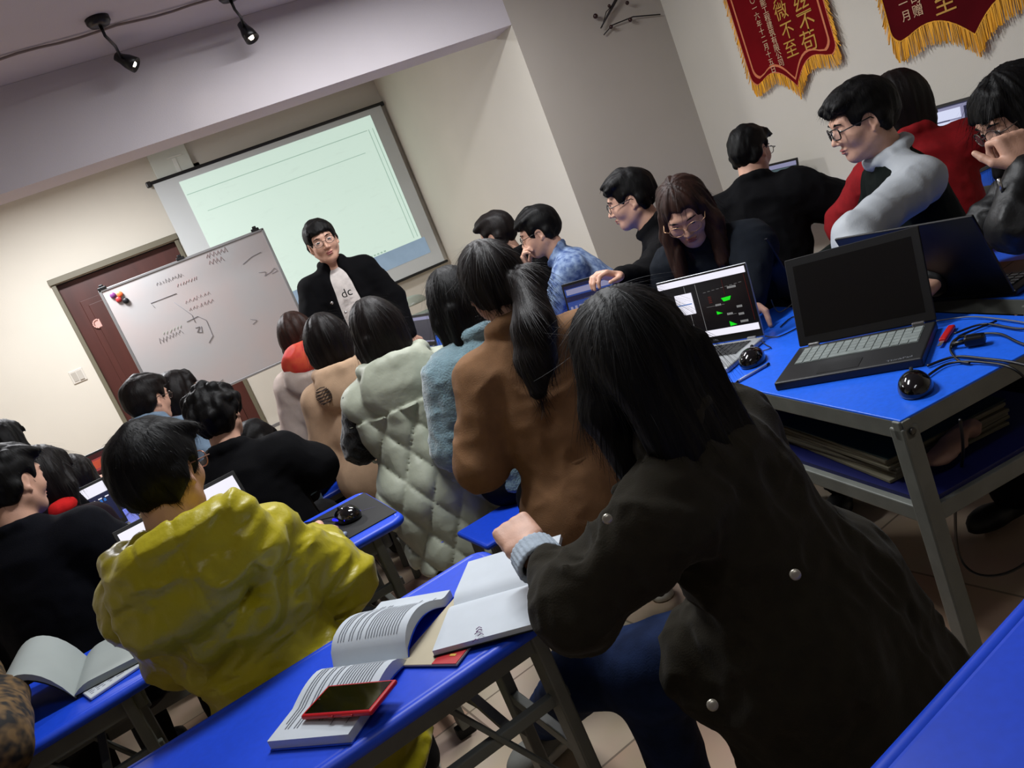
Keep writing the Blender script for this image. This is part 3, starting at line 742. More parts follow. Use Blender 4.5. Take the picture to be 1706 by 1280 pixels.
# gooseneck ceiling spotlights
def spotlight(base, head, aim, label, power):
    t = thing('gooseneck_spotlight', label, 'spotlight', (base[0], base[1], ZC), group='black gooseneck spotlights on the ceiling')
    o = Vector((base[0], base[1], ZC)); hd = Vector(head)-o
    m = MB(); m.lathe([(.055, 0), (.055, -.02), (.045, -.034), (.02, -.036)], n=24); m.build('ceiling_rose', BLK, t)
    m = MB(); p0 = Vector((0, 0, -.03)); m.tube([p0, p0+Vector((0, 0, -.05)), p0.lerp(hd, .5)+Vector((.01, 0, -.02)), hd], .0075, 8); m.build('gooseneck', BLK, t)
    A = Vector(aim).normalized(); R = A.to_track_quat('Z', 'Y').to_matrix().to_4x4()
    m = MB(); m.lathe([(.012, -.035), (.022, -.03), (.026, 0), (.036, .03), (.040, .075), (.036, .075), (.030, .045), (.010, .04)], M=Matrix.Translation(hd) @ R, n=24); sh = m.build('lamp_shade', BLK, t)
    m = MB(); m.lathe([(.001, .062), (.012, .070), (.0155, .055), (.012, .044)], M=Matrix.Translation(hd) @ R, n=16); m.build('bulb', mat('spot_bulb', (1, 1, 1), emit=(1, .93, .82), estr=14), sh)
    l = light('spot_lamp', 'SPOT', tuple(o+hd+A*.085), power, (1, .90, .76), .02, rot=A.to_track_quat('-Z', 'Y').to_euler(), spot=math.radians(100), blend=.9)
    l.parent = None
spotlight((0.341, 4.270, 2.860)[:2], (0.399, 4.683, 2.823), (.70, -.25, -.75), 'gooseneck spotlight at the left of the ceiling, its head tipped right', 3)
spotlight((0.974, 4.415, 2.860)[:2], (1.036, 4.666, 2.793), (.15, -.30, -.90), 'gooseneck spotlight farther right on the ceiling, its bulb facing the room', 3)

c = MB(); pts = []
for k in range(40):
    x = -1.2+k*.09; pts.append((x, 4.41+.006*math.sin(k*1.3), ZC-.008-.006*abs(math.sin(k*.7))))
c.tube(pts, .006, 6); tag(c.build('ceiling_cable', mat('grey_cable', (.55, .5, .48))), 'thin pale cable clipped along the ceiling between the spotlights', 'cable')

# twig with berries on the column
tw = thing('berry_twig', 'dark twig decoration with round berries hanging high on the shaded column', 'decoration', ((3.441, 4.800, 2.305)))
TO = Vector(tw.location); A = lambda p: Vector(p)-TO
m = MB(); m.tube([A(P) for P in ((3.620, 4.780, 2.524), (3.479, 4.780, 2.424), (3.358, 4.790, 2.332), (3.216, 4.800, 2.223))], .008, 7, rr=[.012, .012, .010, .004])
m.tube([A(P) for P in ((3.396, 4.790, 2.353), (3.295, 4.800, 2.306), (3.228, 4.800, 2.227))], .003, 5)
m.tube([A(P) for P in ((3.698, 4.810, 2.183), (3.481, 4.800, 2.224), (3.313, 4.810, 2.219), (3.228, 4.810, 2.180))], .004, 6); m.build('branch', mat('dark_twig', (.09, .06, .055), rough=.7), tw)
for (P, r) in (((3.201, 4.790, 2.302), .016), ((3.286, 4.790, 2.208), .013), ((3.444, 4.790, 2.211), .014), ((3.318, 4.780, 2.332), .011), ((3.457, 4.780, 2.314), .013)):
    b = bmesh.new(); bmesh.ops.create_uvsphere(b, u_segments=14, v_segments=10, radius=r)
    for f_ in b.faces: f_.smooth = True
    m = MB(); m._add(b); m.build('berry', mat('dark_red_berry', (.16, .05, .05), rough=.35), tw, loc=tuple(A(P)))
st = MB()
# banners
GOLD = mat('gold_thread', (.74, .56, .22), rough=.5, metal=.15); RED = mat('red_velvet', (.42, .03, .06), rough=.9, spec=.1, noise=.12, nscale=5); DRED = mat('dark_red_velvet', (.30, .02, .05), rough=.9, spec=.1, noise=.12, nscale=5)
FRG = mat('golden_fringe', (.88, .62, .10), rough=.6, noise=.25, nscale=60, stretch=(1, 1, .1)); PINKG = mat('braid_salmon', (.80, .45, .28), rough=.5)
PALE = mat('pale_thread', (.80, .66, .52), rough=.5)
def banner(y0, y1, zb, H, label, velvet, braid, big, small, roll=0, fr=.07, tip=.09):
    """hangs on the right wall; y0 = far edge, y1 = near edge, zb = height of the lower corners"""
    Wd = y0-y1; yc = (y0+y1)/2; t = thing('award_banner', label, 'banner', (XW-.03, yc, zb), group='red velvet award banners on the right wall')
    t.rotation_euler = (roll, 0, 0)
    hw = Wd/2  # local: y (+ = far/left in view), z up, x toward wall +
    def outline(ins, n=10):
        # from left(+y) corner bottom along the curved lower edge to right corner
        w = hw-ins; P = []; r = .06
        P.append((w, H)); P.append((w, r+ins))
        for k in range(1, 5): a = k/5*PI/2; P.append((w-r*(1-math.cos(a)), ins+r-r*math.sin(a)+.0))
        for k in range(1, n): u = k/n; P.append(((w-r)*(1-u), ins+.035*math.sin(PI*u)*1.3-tip*u**3*1.0+.0))
        P.append((0, ins*1.2-tip))
        return P+[(-y, z) for y, z in P[-2::-1]]
    O = outline(0)
    m = MB(); M = Matrix(((0, 0, 1, 0), (1, 0, 0, 0), (0, 1, 0, 0), (0, 0, 0, 1)))
    m.prism(O, .006, M=M); m.build('cloth', velvet, t)
    m = MB()
    def rib(ins, wd, x):
        Q = outline(ins)[1:-1]; R = outline(ins+wd)[1:-1]
        for i in range(len(Q)-1): m.quad([(x, *Q[i]), (x, *Q[i+1]), (x, *R[i+1]), (x, *R[i])]); m.quad([(x-.0015, *R[i]), (x-.0015, *R[i+1]), (x-.0015, *Q[i+1]), (x-.0015, *Q[i])])
        # sides
        for q in (1, -1):
            a, b = Q[0], R[0]; m.quad([(x-.0015, q*a[0], a[1]), (x-.0015, q*b[0], b[1]), (x-.0015, q*b[0], H), (x-.0015, q*a[0], H)][::q])
    if braid: rib(.034, .012, -.0012)
    rib(.0, .006, -.0012)
    m.build('braid', PINKG if braid else FRG, t)
    # fringe: many hanging threads grouped as one
    m = MB(); rr = random.Random(7); path = O
    seg = []
    for i in range(1, len(path)-2):
        a, b = path[i], path[i+1]; L = math.hypot(b[0]-a[0], b[1]-a[1]); n = max(1, int(L/.0045))
        for k in range(n): u = k/n; seg.append((a[0]+(b[0]-a[0])*u, a[1]+(b[1]-a[1])*u, True))
    for q in (1, -1):
        n = int((H-.06)/.007)
        for k in range(n): seg.append((q*hw, .06+k*.007, False))
    for (y, z, low) in seg:
        L = fr*rr.uniform(.85, 1.08)*(1 if low else .5); dy = rr.uniform(-.004, .004)
        if low and abs(y) > hw*.8: dy += .012*np.sign(y)
        if not low: dy = .026*np.sign(y)*rr.uniform(.8, 1.1)
        x = rr.uniform(-.005, .004); wd = .0028
        m.quad([(x, y-wd, z+.004), (x, y+wd, z+.004), (x-rr.uniform(0, .008), y+dy+wd*.8, z-L), (x-rr.uniform(0, .008), y+dy-wd*.8, z-L)])
    fo = m.build('fringe', FRG, t)
    def glyph(ch, y, z, sz, mt):
        M = Matrix.Translation((-.0025, y, z)) @ Matrix(((0, 0, -1, 0), (-1, 0, 0, 0), (0, 1, 0, 0), (0, 0, 0, 1)))
        text_mesh('lettering', ch, sz, mt, M, t, extrude=.001)
    for (ch, y, z, sz) in big: glyph(ch, y, z, sz, GOLD)
    for (txt, y, z, sz, st_) in small:
        for k, ch in enumerate(txt): glyph(ch, y, z-k*st_, sz, PALE)
    return t
BY0, BY1, BZ = 4.20, 3.50, 1.505
def gl(P, ch, sz, yc, zb): return (ch, P[1]-yc, P[2]-zb, sz)
c1 = ((BY0+BY1)/2)
banner(BY0, BY1, 1.505, 1.25, 'farther of two award banners on the right wall, bright red with salmon braid', RED, True,
       [gl((3.720, 3.674, 1.621), '苟', .125, c1, 1.505), gl((3.720, 3.652, 1.721), '不', .125, c1, 1.505), gl((3.720, 3.654, 1.817), '丝', .125, c1, 1.505), gl((3.720, 3.648, 1.910), '一', .125, c1, 1.505),
        gl((3.720, 3.816, 1.622), '至', .105, c1, 1.505), gl((3.720, 3.802, 1.725), '不', .105, c1, 1.505), gl((3.720, 3.809, 1.836), '微', .105, c1, 1.505), gl((3.720, 3.796, 1.933), '无', .105, c1, 1.505)],
       [('南智能工程建筑有限公司', (3.720, 3.920, 1.973)[1]-c1, (3.720, 3.910, 2.017)[2]-1.505+.0, .047, .0440), ('二〇一六年十二月十五日', (3.720, 3.995, 1.945)[1]-c1, (3.720, 3.984, 2.014)[2]-1.505, .044, .0455)])
BY0b, BY1b = 3.16, 2.30
c2 = (BY0b+BY1b)/2
banner(BY0b, BY1b, 1.435, 1.25, 'nearer of two award banners on the right wall, dark red without braid', DRED, False,
       [gl((3.720, 2.838, 1.532), '至', .12, c2, 1.435), gl((3.720, 2.829, 1.626), '不', .12, c2, 1.435)],
       [('公司赠', (3.720, 2.979, 1.546)[1]-c2, (3.720, 2.979, 1.546)[2]-1.435+.118, .062, .059), ('年十一月', (3.720, 3.046, 1.544)[1]-c2, (3.720, 3.046, 1.544)[2]-1.435+.177, .056, .059)], fr=.10)

# ------------------------------------------------------------------ desks and stools
BLUE = mat('blue_laminate', (.13, .40, .92), rough=.36, spec=.45, noise=.06, nscale=90, bump=.0002, bscale=400)
BLUEM = mat('blue_moulded_plastic', (.09, .28, .84), rough=.42, spec=.45, noise=.04, nscale=60)
STEEL = mat('grey_powder_coat', (.40, .41, .385), rough=.5, noise=.10, nscale=14, bump=.0003, bscale=120)
RUB = mat('rubber_foot', (.06, .06, .06), rough=.8)
def desk_square(loc, rz, Lx, Ly, label, group=None, zt=.75, shelf=False):
    """square-tube steel desk, blue inset top; loc = near left corner on the floor"""
    t = thing('desk', label, 'desk', loc, rz, group)
    m = MB(); m.box((Lx/2, Ly/2, zt-.010), (Lx-.012, Ly-.012, .02), bev=.002); m.build('tabletop', BLUE, t)
    m = MB(); w = .042
    for y in (w/2-.004, Ly-w/2+.004): m.box((Lx/2, y, zt-.026), (Lx, w*.55, .046), bev=.003)
    for x in (w/2-.004, Lx-w/2+.004): m.box((x, Ly/2, zt-.026), (w*.55, Ly, .046), bev=.003)
    for x in ((w/2, Lx-w/2) if shelf else ()): m.box((x, Ly/2, zt-.24), (.03, Ly-.02, .04), bev=.003)
    for y in ((w/2, Ly-w/2) if shelf else ()): m.box((Lx/2, y, zt-.24), (Lx-.02, .03, .04), bev=.003)
    if shelf: m.box((Lx/2, Ly-w/2, .12), (Lx, .03, .04), bev=.003)
    m.build('frame', STEEL, t)
    for x in (w/2, Lx-w/2):
        for y in (w/2, Ly-w/2):
            m = MB(); m.box((x, y, (zt-.02)/2+.005), (w, w, zt-.03), bev=.004); l = m.build('leg', STEEL, t)
            m = MB(); m.box((x, y, .006), (w+.006, w+.006, .012), bev=.003); m.build('rubber_foot', RUB, l)
    m = MB()
    for x in (w/2, Lx-w/2): m.lathe([(.008, 0), (.008, .004), (.004, .006)], M=Matrix.Translation((x, -.001, zt-.03)) @ Matrix.Rotation(PI/2, 4, 'X'), n=12); m.lathe([(.008, 0), (.008, .004), (.004, .006)], M=Matrix.Translation((x+.3, .004, zt-.24)) @ Matrix.Rotation(PI/2, 4, 'X'), n=12)
    m.build('bolt', mat('bolt_metal', (.35, .35, .33), rough=.35, metal=.8), t)
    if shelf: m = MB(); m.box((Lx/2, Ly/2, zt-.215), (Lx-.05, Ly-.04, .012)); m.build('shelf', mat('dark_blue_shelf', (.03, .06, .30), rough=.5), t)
    return t
def desk_molded(loc, rz, Lx, Ly, label, group=None, zt=.75):
    """school desk with thick moulded blue top, folded steel legs; loc = centre"""
    t = thing('desk', label, 'desk', loc, rz, group)
    m = MB(); m.box((0, 0, zt-.014), (Lx, Ly, .028), bev=.012, seg=4)
    m.bm.verts.ensure_lookup_table()
    m.build('tabletop', BLUEM, t)
    # rounded plan corners by a rim tube
    m = MB(); c = .03; P = []
    for (sx, sy, a0) in ((1, 1, 0), (-1, 1, PI/2), (-1, -1, PI), (1, -1, 1.5*PI)):
        for k in range(5): a = a0+k*PI/8; P.append((sx*(Lx/2-c)+c*math.cos(a), sy*(Ly/2-c)+c*math.sin(a), zt-.013))
    P.append(P[0]); P.append(P[1]); m.tube(P, .0145, 10, cap=False); m.build('edge_rim', BLUEM, t)
    m = MB()
    for q in (-1, 1): m.box((0, q*(Ly/2-.05), zt-.055), (Lx-.10, .022, .055), bev=.003)
    for q in (-1, 1): m.box((q*(Lx/2-.06), 0, zt-.055), (.03, Ly-.09, .055), bev=.003)
    m.box((0, -Ly/2+.06, .30), (Lx-.14, .02, .05), bev=.003); m.box((0, Ly/2-.06, .55), (Lx-.12, .02, .03), bev=.003); m.box((0, -Ly/2+.06, .55), (Lx-.12, .02, .025), bev=.003)
    for x in np.linspace(-Lx/2+.2, Lx/2-.2, 4): m.box((x, 0, .55), (.02, Ly-.12, .012))
    m.build('frame', STEEL, t)
    for q in (-1, 1):
        x = q*(Lx/2-.085)
        for p in (-1, 1):
            m = MB(); a = Vector((x, p*(Ly/2-.055), zt-.03)); b = Vector((x, p*(Ly/2-.045), .03)); dd = (b-a)
            R = dd.to_track_quat('Z', 'X').to_matrix().to_4x4(); m.box((a+b)/2, (.055, .028, dd.length), M=R, bev=.004); l = m.build('leg', STEEL, t)
            m = MB(); m.box(b+Vector((0, 0, -.012)), (.06, .035, .036), bev=.004); m.build('rubber_foot', RUB, l)
        m = MB(); m.box((x, 0, .10), (.03, Ly-.12, .035), bev=.003); m.box((x, 0, .42), (.022, Ly-.11, .03), bev=.003)
        for p in (-1, 1):
            a = Vector((x-q*.0, p*(Ly/2-.06), .30)); b = Vector((x-q*.22, p*(Ly/2-.06), zt-.06)); dd = b-a; m.box((a+b)/2, (.028, .010, dd.length), M=dd.to_track_quat('Z', 'Y').to_matrix().to_4x4(), bev=.002)
        m.build('brace', STEEL, t)
    return t
def stool(loc, rz, label, h=.45, seatm=None):
    t = thing('stool', label, 'stool', loc, rz, 'blue classroom stools')
    m = MB(); m.box((0, 0, h-.012), (.34, .25, .024), bev=.011, seg=3); m.build('seat', seatm or BLUEM, t)
    m = MB()
    for q in (-1, 1): m.box((0, q*.09, h-.04), (.28, .02, .03), bev=.002); m.box((q*.13, 0, .16), (.02, .17, .02), bev=.002)
    m.box((0, 0, .16), (.25, .02, .02), bev=.002); m.build('frame', STEEL, t)
    for x in (-1, 1):
        for y in (-1, 1):
            m = MB(); a = Vector((x*.125, y*.085, h-.03)); b = Vector((x*.145, y*.10, .0)); dd = b-a; m.box((a+b)/2, (.032, .022, dd.length), M=dd.to_track_quat('Z', 'X').to_matrix().to_4x4(), bev=.003); m.build('leg', STEEL, t)
    return t
R = math.radians
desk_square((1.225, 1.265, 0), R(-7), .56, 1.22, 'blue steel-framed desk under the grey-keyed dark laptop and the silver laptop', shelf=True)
desk_square((1.905, 1.42, 0), R(-7), .60, 1.10, 'blue desk under the wide black laptop with its back to the camera')
desk_square((1.40, 2.52, 0), R(-7), .56, 1.0, 'blue desk under the grey-framed laptop, papers at its far end')
desk_square((1.53, 3.56, 0), R(-7), .56, 1.0, 'blue desk in front of the person in the blue patterned sweater')
desk_square((2.02, 2.55, 0), R(-7), .02, .02, 'x') if False else None
desk_square((3.27, 2.30, 0), 0, .46, .98, 'blue desk against the right wall under the half-hidden laptop')
desk_square((3.27, 3.35, 0), 0, .46, 1.20, 'blue desk against the right wall under the open laptop and paper')
desk_square((1.25, 4.75, 0), R(-7), .62, 1.0, 'blue desk near the front of the room holding bags and a small laptop')
desk_molded((-.185, 1.535, 0), R(5), 1.22, .42, 'blue moulded desk in front holding the open textbook and red phone')
desk_molded((-.02, 2.52, 0), R(3), .72, .44, 'blue moulded desk with the black mouse mat, right of the yellow jacket')
desk_molded((.58, .46, 0), R(8), .96, .44, 'bare blue desk in the bottom right corner of the view')
desk_molded((-.98, 2.30, 0), R(8), 1.15, .44, 'blue moulded desk at the left with a curling open book')
desk_molded((-.62, 3.28, 0), R(4), 1.10, .46, 'pale-lit desk at the left under laptops and papers', zt=.75)
desk_molded((-.55, 4.35, 0), R(2), 1.10, .46, 'desk at the far left under the laptop with a red screen', zt=.75)
stool((0.381, 4.244, 0.440)[:2]+(0,), R(10), 'blue stool beside the beige hoodie, near the brown door')
stool((0.410, 4.879, 0.450)[:2]+(0,), R(12), 'pale-lit stool top farthest forward, below the whiteboard')
stool((0.756, 2.662, 0.440)[:2]+(0,), R(5), 'blue stool half hidden behind the fist of the woman in front')
for (x, y, lb) in ((.69, 3.02, 'stool under the quilted pale green vest'), (.66, 3.78, 'stool under the beige hoodie'), (.62, 4.48, 'stool under the red-lined white hoodie')):
    stool((x, y, 0), 0, lb, h=.40)

# ------------------------------------------------------------------ laptops
def laptop(loc, rz, w, d, ang, name_label, basem, lidm, keym, screen, inset=.008, keys=True, z=.75, key=None, logo=None, thick=.018, bez=.012, tilt=None, hinge=None, screen_off=None, group=None, pad=True):
    """loc = middle of the hinge edge on the desk; the user sits towards local -y; ang = lid angle from the desk plane"""
    t = thing('laptop', name_label, 'laptop', (loc[0], loc[1], z), rz, group)
    m = MB(); m.box((0, -d/2, thick/2), (w, d, thick), bev=.005, seg=3); base = m.build('base', basem, t)
    if keys:
        kw, kd = w-(key or .06), d*.44; m = MB(); m.box((0, -.028-kd/2, thick+.0006), (kw, kd, .0012)); kb = m.build('keyboard_tray', keym[0], base)
        m = MB(); nr, nc = 5, 14; cw, ch = kw/nc, kd/nr
        for r_ in range(nr):
            c0 = 0
            while c0 < nc:
                wd = 1
                if r_ == 0 and c0 == 4: wd = 5
                if r_ in (1, 2) and c0 == nc-2: wd = 2
                m.box((-kw/2+(c0+wd/2)*cw, -.028-kd+(r_+.5)*ch, thick+.0022), (cw*wd-.003, ch-.003, .002), bev=.0005, seg=1); c0 += wd
        m.build('keys', keym[1], kb)
        if pad: m = MB(); m.box((-.02, -d+.045, thick+.0005), (.105, .062, .001), bev=.0003); m.build('touchpad', keym[2] if len(keym) > 2 else lidm, base)
    m = MB()
    for q in (-1, 1): m.box((q*w*.38, .0, thick+.001), (.032, .010, .010), bev=.003)
    m.build('hinge', hinge or lidm, t)
    # lid
    M = Matrix.Translation((0, .004, thick)) @ Matrix.Rotation(R(ang), 4, 'X'); H = d*.98; m = MB()
    m.box((0, -H/2, -.003) if False else (0, 0, 0), (1e-5, 1e-5, 1e-5)) if False else None
    # local lid frame: x across, y from hinge to top, z out of the screen face (towards the user)
    ML = Matrix.Translation((0, .004, thick)) @ Matrix.Rotation(R(180-ang), 4, 'X') @ Matrix.Scale(-1, 4, (0, 1, 0)) if False else None
    a = R(ang); yv = Vector((0, -math.cos(a), math.sin(a))); zv = Vector((0, -math.sin(a), -math.cos(a))); xv = Vector((1, 0, 0))
    # ang measured from the base: 90 = upright, >90 leans back
    ML = Matrix(((1, 0, 0, 0), (0, yv.y, zv.y, 0.004), (0, yv.z, zv.z, thick), (0, 0, 0, 1)))
    m.box((0, H/2, -.004), (w, H, .008), bev=.004, seg=3); bmesh.ops.transform(m.bm, matrix=ML, verts=m.bm.verts); lid = m.build('lid', lidm, t)
    b0 = bez; m = MB(); m.box((0, H/2, .0006), (w-.004, H-.004, .0012), bev=.0004, seg=1); bmesh.ops.transform(m.bm, matrix=ML, verts=m.bm.verts); m.build('bezel', BLK, lid)
    sw, shh = w-2*b0, H-b0-.028; y0 = .026
    def rect(mb, u0, v0, u1, v1, lift=.0): mb.box((-sw/2+(u0+u1)/2*sw, y0+shh*(1-(v0+v1)/2), .0014+lift), (abs(u1-u0)*sw, abs(v1-v0)*shh, .0004))
    m = MB(); rect(m, 0, 0, 1, 1); bmesh.ops.transform(m.bm, matrix=ML, verts=m.bm.verts); sc = m.build('screen', screen['bg'], lid)
    for i, (mt, rects) in enumerate(screen.get('layers', [])):
        m = MB()
        for q in rects:
            if not isinstance(q[0], tuple): rect(m, *q, lift=.0006*(i+1))
            else:
                P = [Vector((-sw/2+u*sw, y0+shh*(1-v), .0018+.0006*(i+1))) for u, v in q]; m.quad(P) if len(P) == 4 else m.bm.faces.new([m.bm.verts.new(p) for p in P])
        bmesh.ops.transform(m.bm, matrix=ML, verts=m.bm.verts); m.build('screen_content', mt, sc)
    if logo: text_mesh('maker_mark', logo[0], logo[1], logo[2], ML @ Matrix.Translation((0, .012, .0014)), lid, extrude=.0002)
    return t
def em(n, c, s): return mat(n, tuple(v*.3 for v in (c if not isinstance(c, str) else (.5, .5, .5))), rough=.25, emit=c, estr=s)
SWHITE = em('screen_white', (.93, .92, .97), 1.0); SDARK = em('screen_dark_navy', (.035, .035, .05), 1.0); SGREEN = em('screen_green', (.08, .85, .12), 1.0); SRED = em('screen_dull_red', (.35, .10, .08), .6); SGREY = em('screen_grey_text', (.55, .55, .55), .8)
SBLUE = em('screen_blue', (.18, .30, .62), .6); STEAL = em('screen_teal', (.13, .18, .20), 1); SLIL = em('screen_lilac', (.50, .50, .62), 1); SNAVY = em('screen_navy', (.06, .08, .22), 1); SOFF = mat('dark_glass', (.018, .02, .02), rough=.22, spec=.5)
SMAROON = em('screen_maroon', (.22, .05, .06), 1); SPINK = em('screen_pink', (.62, .24, .24), .9); SORANGE = em('screen_orange', (.75, .30, .20), .9); SCYAN = em('screen_line_blue', (.15, .40, .70), 1)
SILVER = mat('silver_laptop', (.70, .71, .72), rough=.32, metal=.35); KEYB = mat('black_keys', (.05, .05, .055), rough=.5); DGREY = mat('dark_grey_laptop', (.10, .10, .105), rough=.45); KEYG = mat('grey_silicone_keys', (.50, .53, .52), rough=.45, noise=.12, nscale=40); BLACKL = mat('black_laptop', (.025, .025, .03), rough=.4)
NAVYL = mat('navy_lid', (.03, .035, .09), rough=.5); CHROME = mat('chrome_hinge', (.8, .8, .8), rough=.2, metal=.9); GREYL = mat('grey_laptop', (.34, .35, .37), rough=.4, metal=.3)
DLOGO = mat('badge_grey', (.45, .46, .48), rough=.4)
rnd = random.Random(8)
txt = [(u+.012*k, v, u+.012*k+.009, v+.035) for (u, v, n) in ((.77, .26, 8), (.82, .58, 5), (.82, .70, 5), (.82, .82, 7), (.83, .01, 5)) for k in range(n)]
cad = dict(bg=SDARK, layers=[
    (SGREY, txt+[(.30, .12, .3035, .9), (.43, .12, .4335, .9), (.50, .52, .70, .523), (.70, .70, .80, .703)]+[(.60+.016*k, .50, .612+.016*k, .53) for k in range(4)]+[(.70+.016*k, .67, .712+.016*k, .70) for k in range(4)]+[(.50+.05*k, .28-.006*k, .53+.05*k, .284-.006*k) for k in range(9)]),
    (SRED, [(.97, .12, .974, .85), (.73, .12, .733, .38)]+[(.54, .36+.03*k, .575, .375+.03*k) for k in range(4)]),
    (SGREEN, [[(.68, .42), (.79, .41), (.77, .47), (.70, .48)], [(.595, .61), (.66, .655), (.595, .665)], [(.705, .80), (.78, .87), (.705, .88)]]),
    (SWHITE, [(0, 0, 1, .10), (0, .895, 1, 1), (.17, .235, .37, .58)]), (SCYAN, [(.18, .405, .35, .42)])])
# ------------------------------------------------------------------ everyone in the room
def LOC(P, yaw):
    a = math.radians(yaw); return lambda r, f, z: V3(P[0]+r*math.cos(a)+f*math.sin(a), P[1]-r*math.sin(a)+f*math.cos(a), z)
def pel(H, yaw, back=.08, z=.54, side=0.):
    return tuple(LOC(H, yaw)(side, -back, z))
def cloth(n, c, **k):
    d = dict(rough=.9, noise=.10, nscale=30, bump=.0008, bscale=300, sheen=0, spec=.12 if max(c) < .3 else .3); d.update(k); return mat(n, c, **d)
BLACKC = cloth('black_cloth', (.028, .028, .038)); NAVYC = cloth('navy_knit', (.028, .032, .06)); JEAN = cloth('blue_denim', (.10, .15, .27), noise=.25, nscale=20); DKTR = cloth('dark_trousers', (.08, .08, .09))
SOLE = mat('white_rubber_sole', (.75, .74, .70), rough=.6); SNEAK = mat('grey_canvas_shoe', (.42, .42, .40), rough=.8); BLKS = mat('black_shoe', (.05, .05, .05), rough=.5)
def ridge(X, P): return 0

# instructor
H = (0.987, 4.844, 1.625); yw = 188; Lc = LOC(H, yw)
p = Person('man with glasses and open black jacket over white tee, standing beside the whiteboard, speaking', H, tuple(Lc(.0, -.03, .93)), yw, hrot=(186, 3, 3), legs='stand', w=1.08, hs=1.06, face=True, cell=.010, hcell=.0042, neckdrop=.165,
    arms=dict(R=dict(el=tuple(Lc(.27, .02, 1.17)), wr=tuple(Lc(.17, .24, 1.13)), d=tuple(Lc(-.2, .5, 0)-Lc(0, 0, 0)), n=(0, 0, -1), curl=(50, 60, 40)), L=dict(el=tuple(Lc(-.25, -.04, 1.17)), wr=tuple(Lc(-.24, .04, .93)))))
p.hair('short', HAIRB, seed=2, vol=1.07, strands=900, tufts=0); p.glasses(MET, r=.022)
TEE = cloth('white_tee', (.80, .77, .75)); p.top('tee', TEE, infl=.006, sleeves=False, hem=.05, collar=.008, amp=.003)
p.top('jacket', BLACKC, infl=.026, hem=.10, sleeve=(.075, .066, .055), amp=.006, open_front=True, collar=.022, extra=None)
p.trousers(DKTR); p.shoes(BLKS, SOLE, .012)
f_, r_, u_ = p.tf, p.r, p.u
m = MB()
c = p.Nk-p.u*.17+p.tf*.142
M4 = Matrix([[-r_[i], u_[i], f_[i], (c-p.o)[i]] for i in range(3)]+[[0, 0, 0, 1]])
text_mesh('shirt_lettering', 'dc', .07, BLACKC, M4, p.root, extrude=.001)
m = MB()
for dx, dz in ((-.10, -.19), (.06, -.30), (-.05, -.27)): m.lathe([(.009, 0), (.009, .004), (.001, .005)], M=Matrix.Translation(p.Nk-p.o+p.u*dz+p.r*-dx+p.tf*.155) @ Vector(p.tf).to_track_quat('Z', 'Y').to_matrix().to_4x4(), n=12)
m.build('button', CHROME, p.root)
q = p.wr[1]+nrm(p.hd[1]['d'])*.10
m = MB(); dd = Vector(nrm(V3(-.9, -.2, .03))); m.tube([Vector(q)-dd*.02, Vector(q)+dd*.10], .009, 10); m.tube([Vector(q)+dd*.10, Vector(q)+dd*.125], .006, 8, mi=1)
pen = m.build('marker_pen', [mat('pink_marker', (.80, .55, .58), rough=.4), BLKS]); tag(pen, 'pink marker pen held by the standing man', 'marker pen')

# varsity man
H = (2.272, 2.124, 1.271); Lc = LOC(H, -62)
p = Person('man with glasses in a white and dark green jacket, seen in profile at the right', H, tuple(Lc(.0, -.14, .54)), -62, hrot=(-62, 6, 0), face=True, cell=.0075, hcell=.0035, w=1.05, hs=1.03,
    arms=dict(L=dict(el=(1.913, 1.934, 0.978), wr=(1.787, 1.800, 0.868), n=(0, 0, -1)), R=dict(el=tuple(Lc(.24, .06, .84)), wr=tuple(Lc(.12, .25, .825)))))
p.hair('short', HAIRB, seed=5, vol=1.07, strands=900); p.glasses(BLKF, r=.021, rnd=.55, th=.0022)
VAR = mat('varsity_cloth', (.66, .68, .70), rough=.6, bump=.0006, bscale=200); GRN = cloth('dark_green_cloth', (.04, .065, .055))
P_ = p
p.top('jacket', GRN, infl=.022, sleeve=(.046, .042, .040), amp=.006, collar=.014, hem=.06)
B = SDF(); e_ = p.el[0]; w_ = p.wr[0]; sh_ = p.sh[0]
B.cap(p.Nk-p.u*.005-p.r*.02, sh_+p.u*.008, .060, .064, .03); B.cap(sh_, e_, .073, .063, .03); B.cap(e_, w_-nrm(w_-e_)*.10, .064, .056, .03); B.cap(p.Nk-p.u*.03-p.tf*.02, p.sh[1]+p.u*.01-p.tf*.01, .060, .062, .03)
for k in range(10):
    a = 2*PI*k/10; b = 2*PI*(k+1)/10; q = lambda t: p.Nk+p.u*(.030+.010*math.cos(t))+(p.r*math.sin(t)*.068-p.tf*math.cos(t)*.064); B.cap(q(a), q(b), .019, .019, .012)
B.dfn = lambda P: (np.abs(vnoise(P, (9, 9, 9), 7))-.35)*.016+(np.abs(vnoise(P, (21, 21, 21), 8))-.35)*.006; B.damp = .018
B.obj('white_sleeve', VAR, .0065, p.root)
p.trousers(DKTR)

# person in red behind him
H = (2.880, 2.495, 1.232); Lc = LOC(H, 40)
p = Person('person in a red sweater bending over a desk, mostly hidden behind the man in profile', H, tuple(Lc(0, -.12, .54)), 35, hrot=(30, 10, 0), cell=.010, w=1.1,
    arms=dict(L=dict(el=tuple(Lc(-.30, .10, .82)), wr=tuple(Lc(-.18, .30, .825))), R=dict(el=tuple(Lc(.33, .02, .95)), wr=tuple(Lc(.42, .22, .93)))))
p.hair('bob', HAIRD, L=.14, vol=1.06, fringe=True); REDC = cloth('red_knit', (.52, .04, .07)); p.top('sweater', REDC, infl=.030, sleeve=(.085, .080, .06), amp=.008, hem=.08); p.trousers(DKTR)

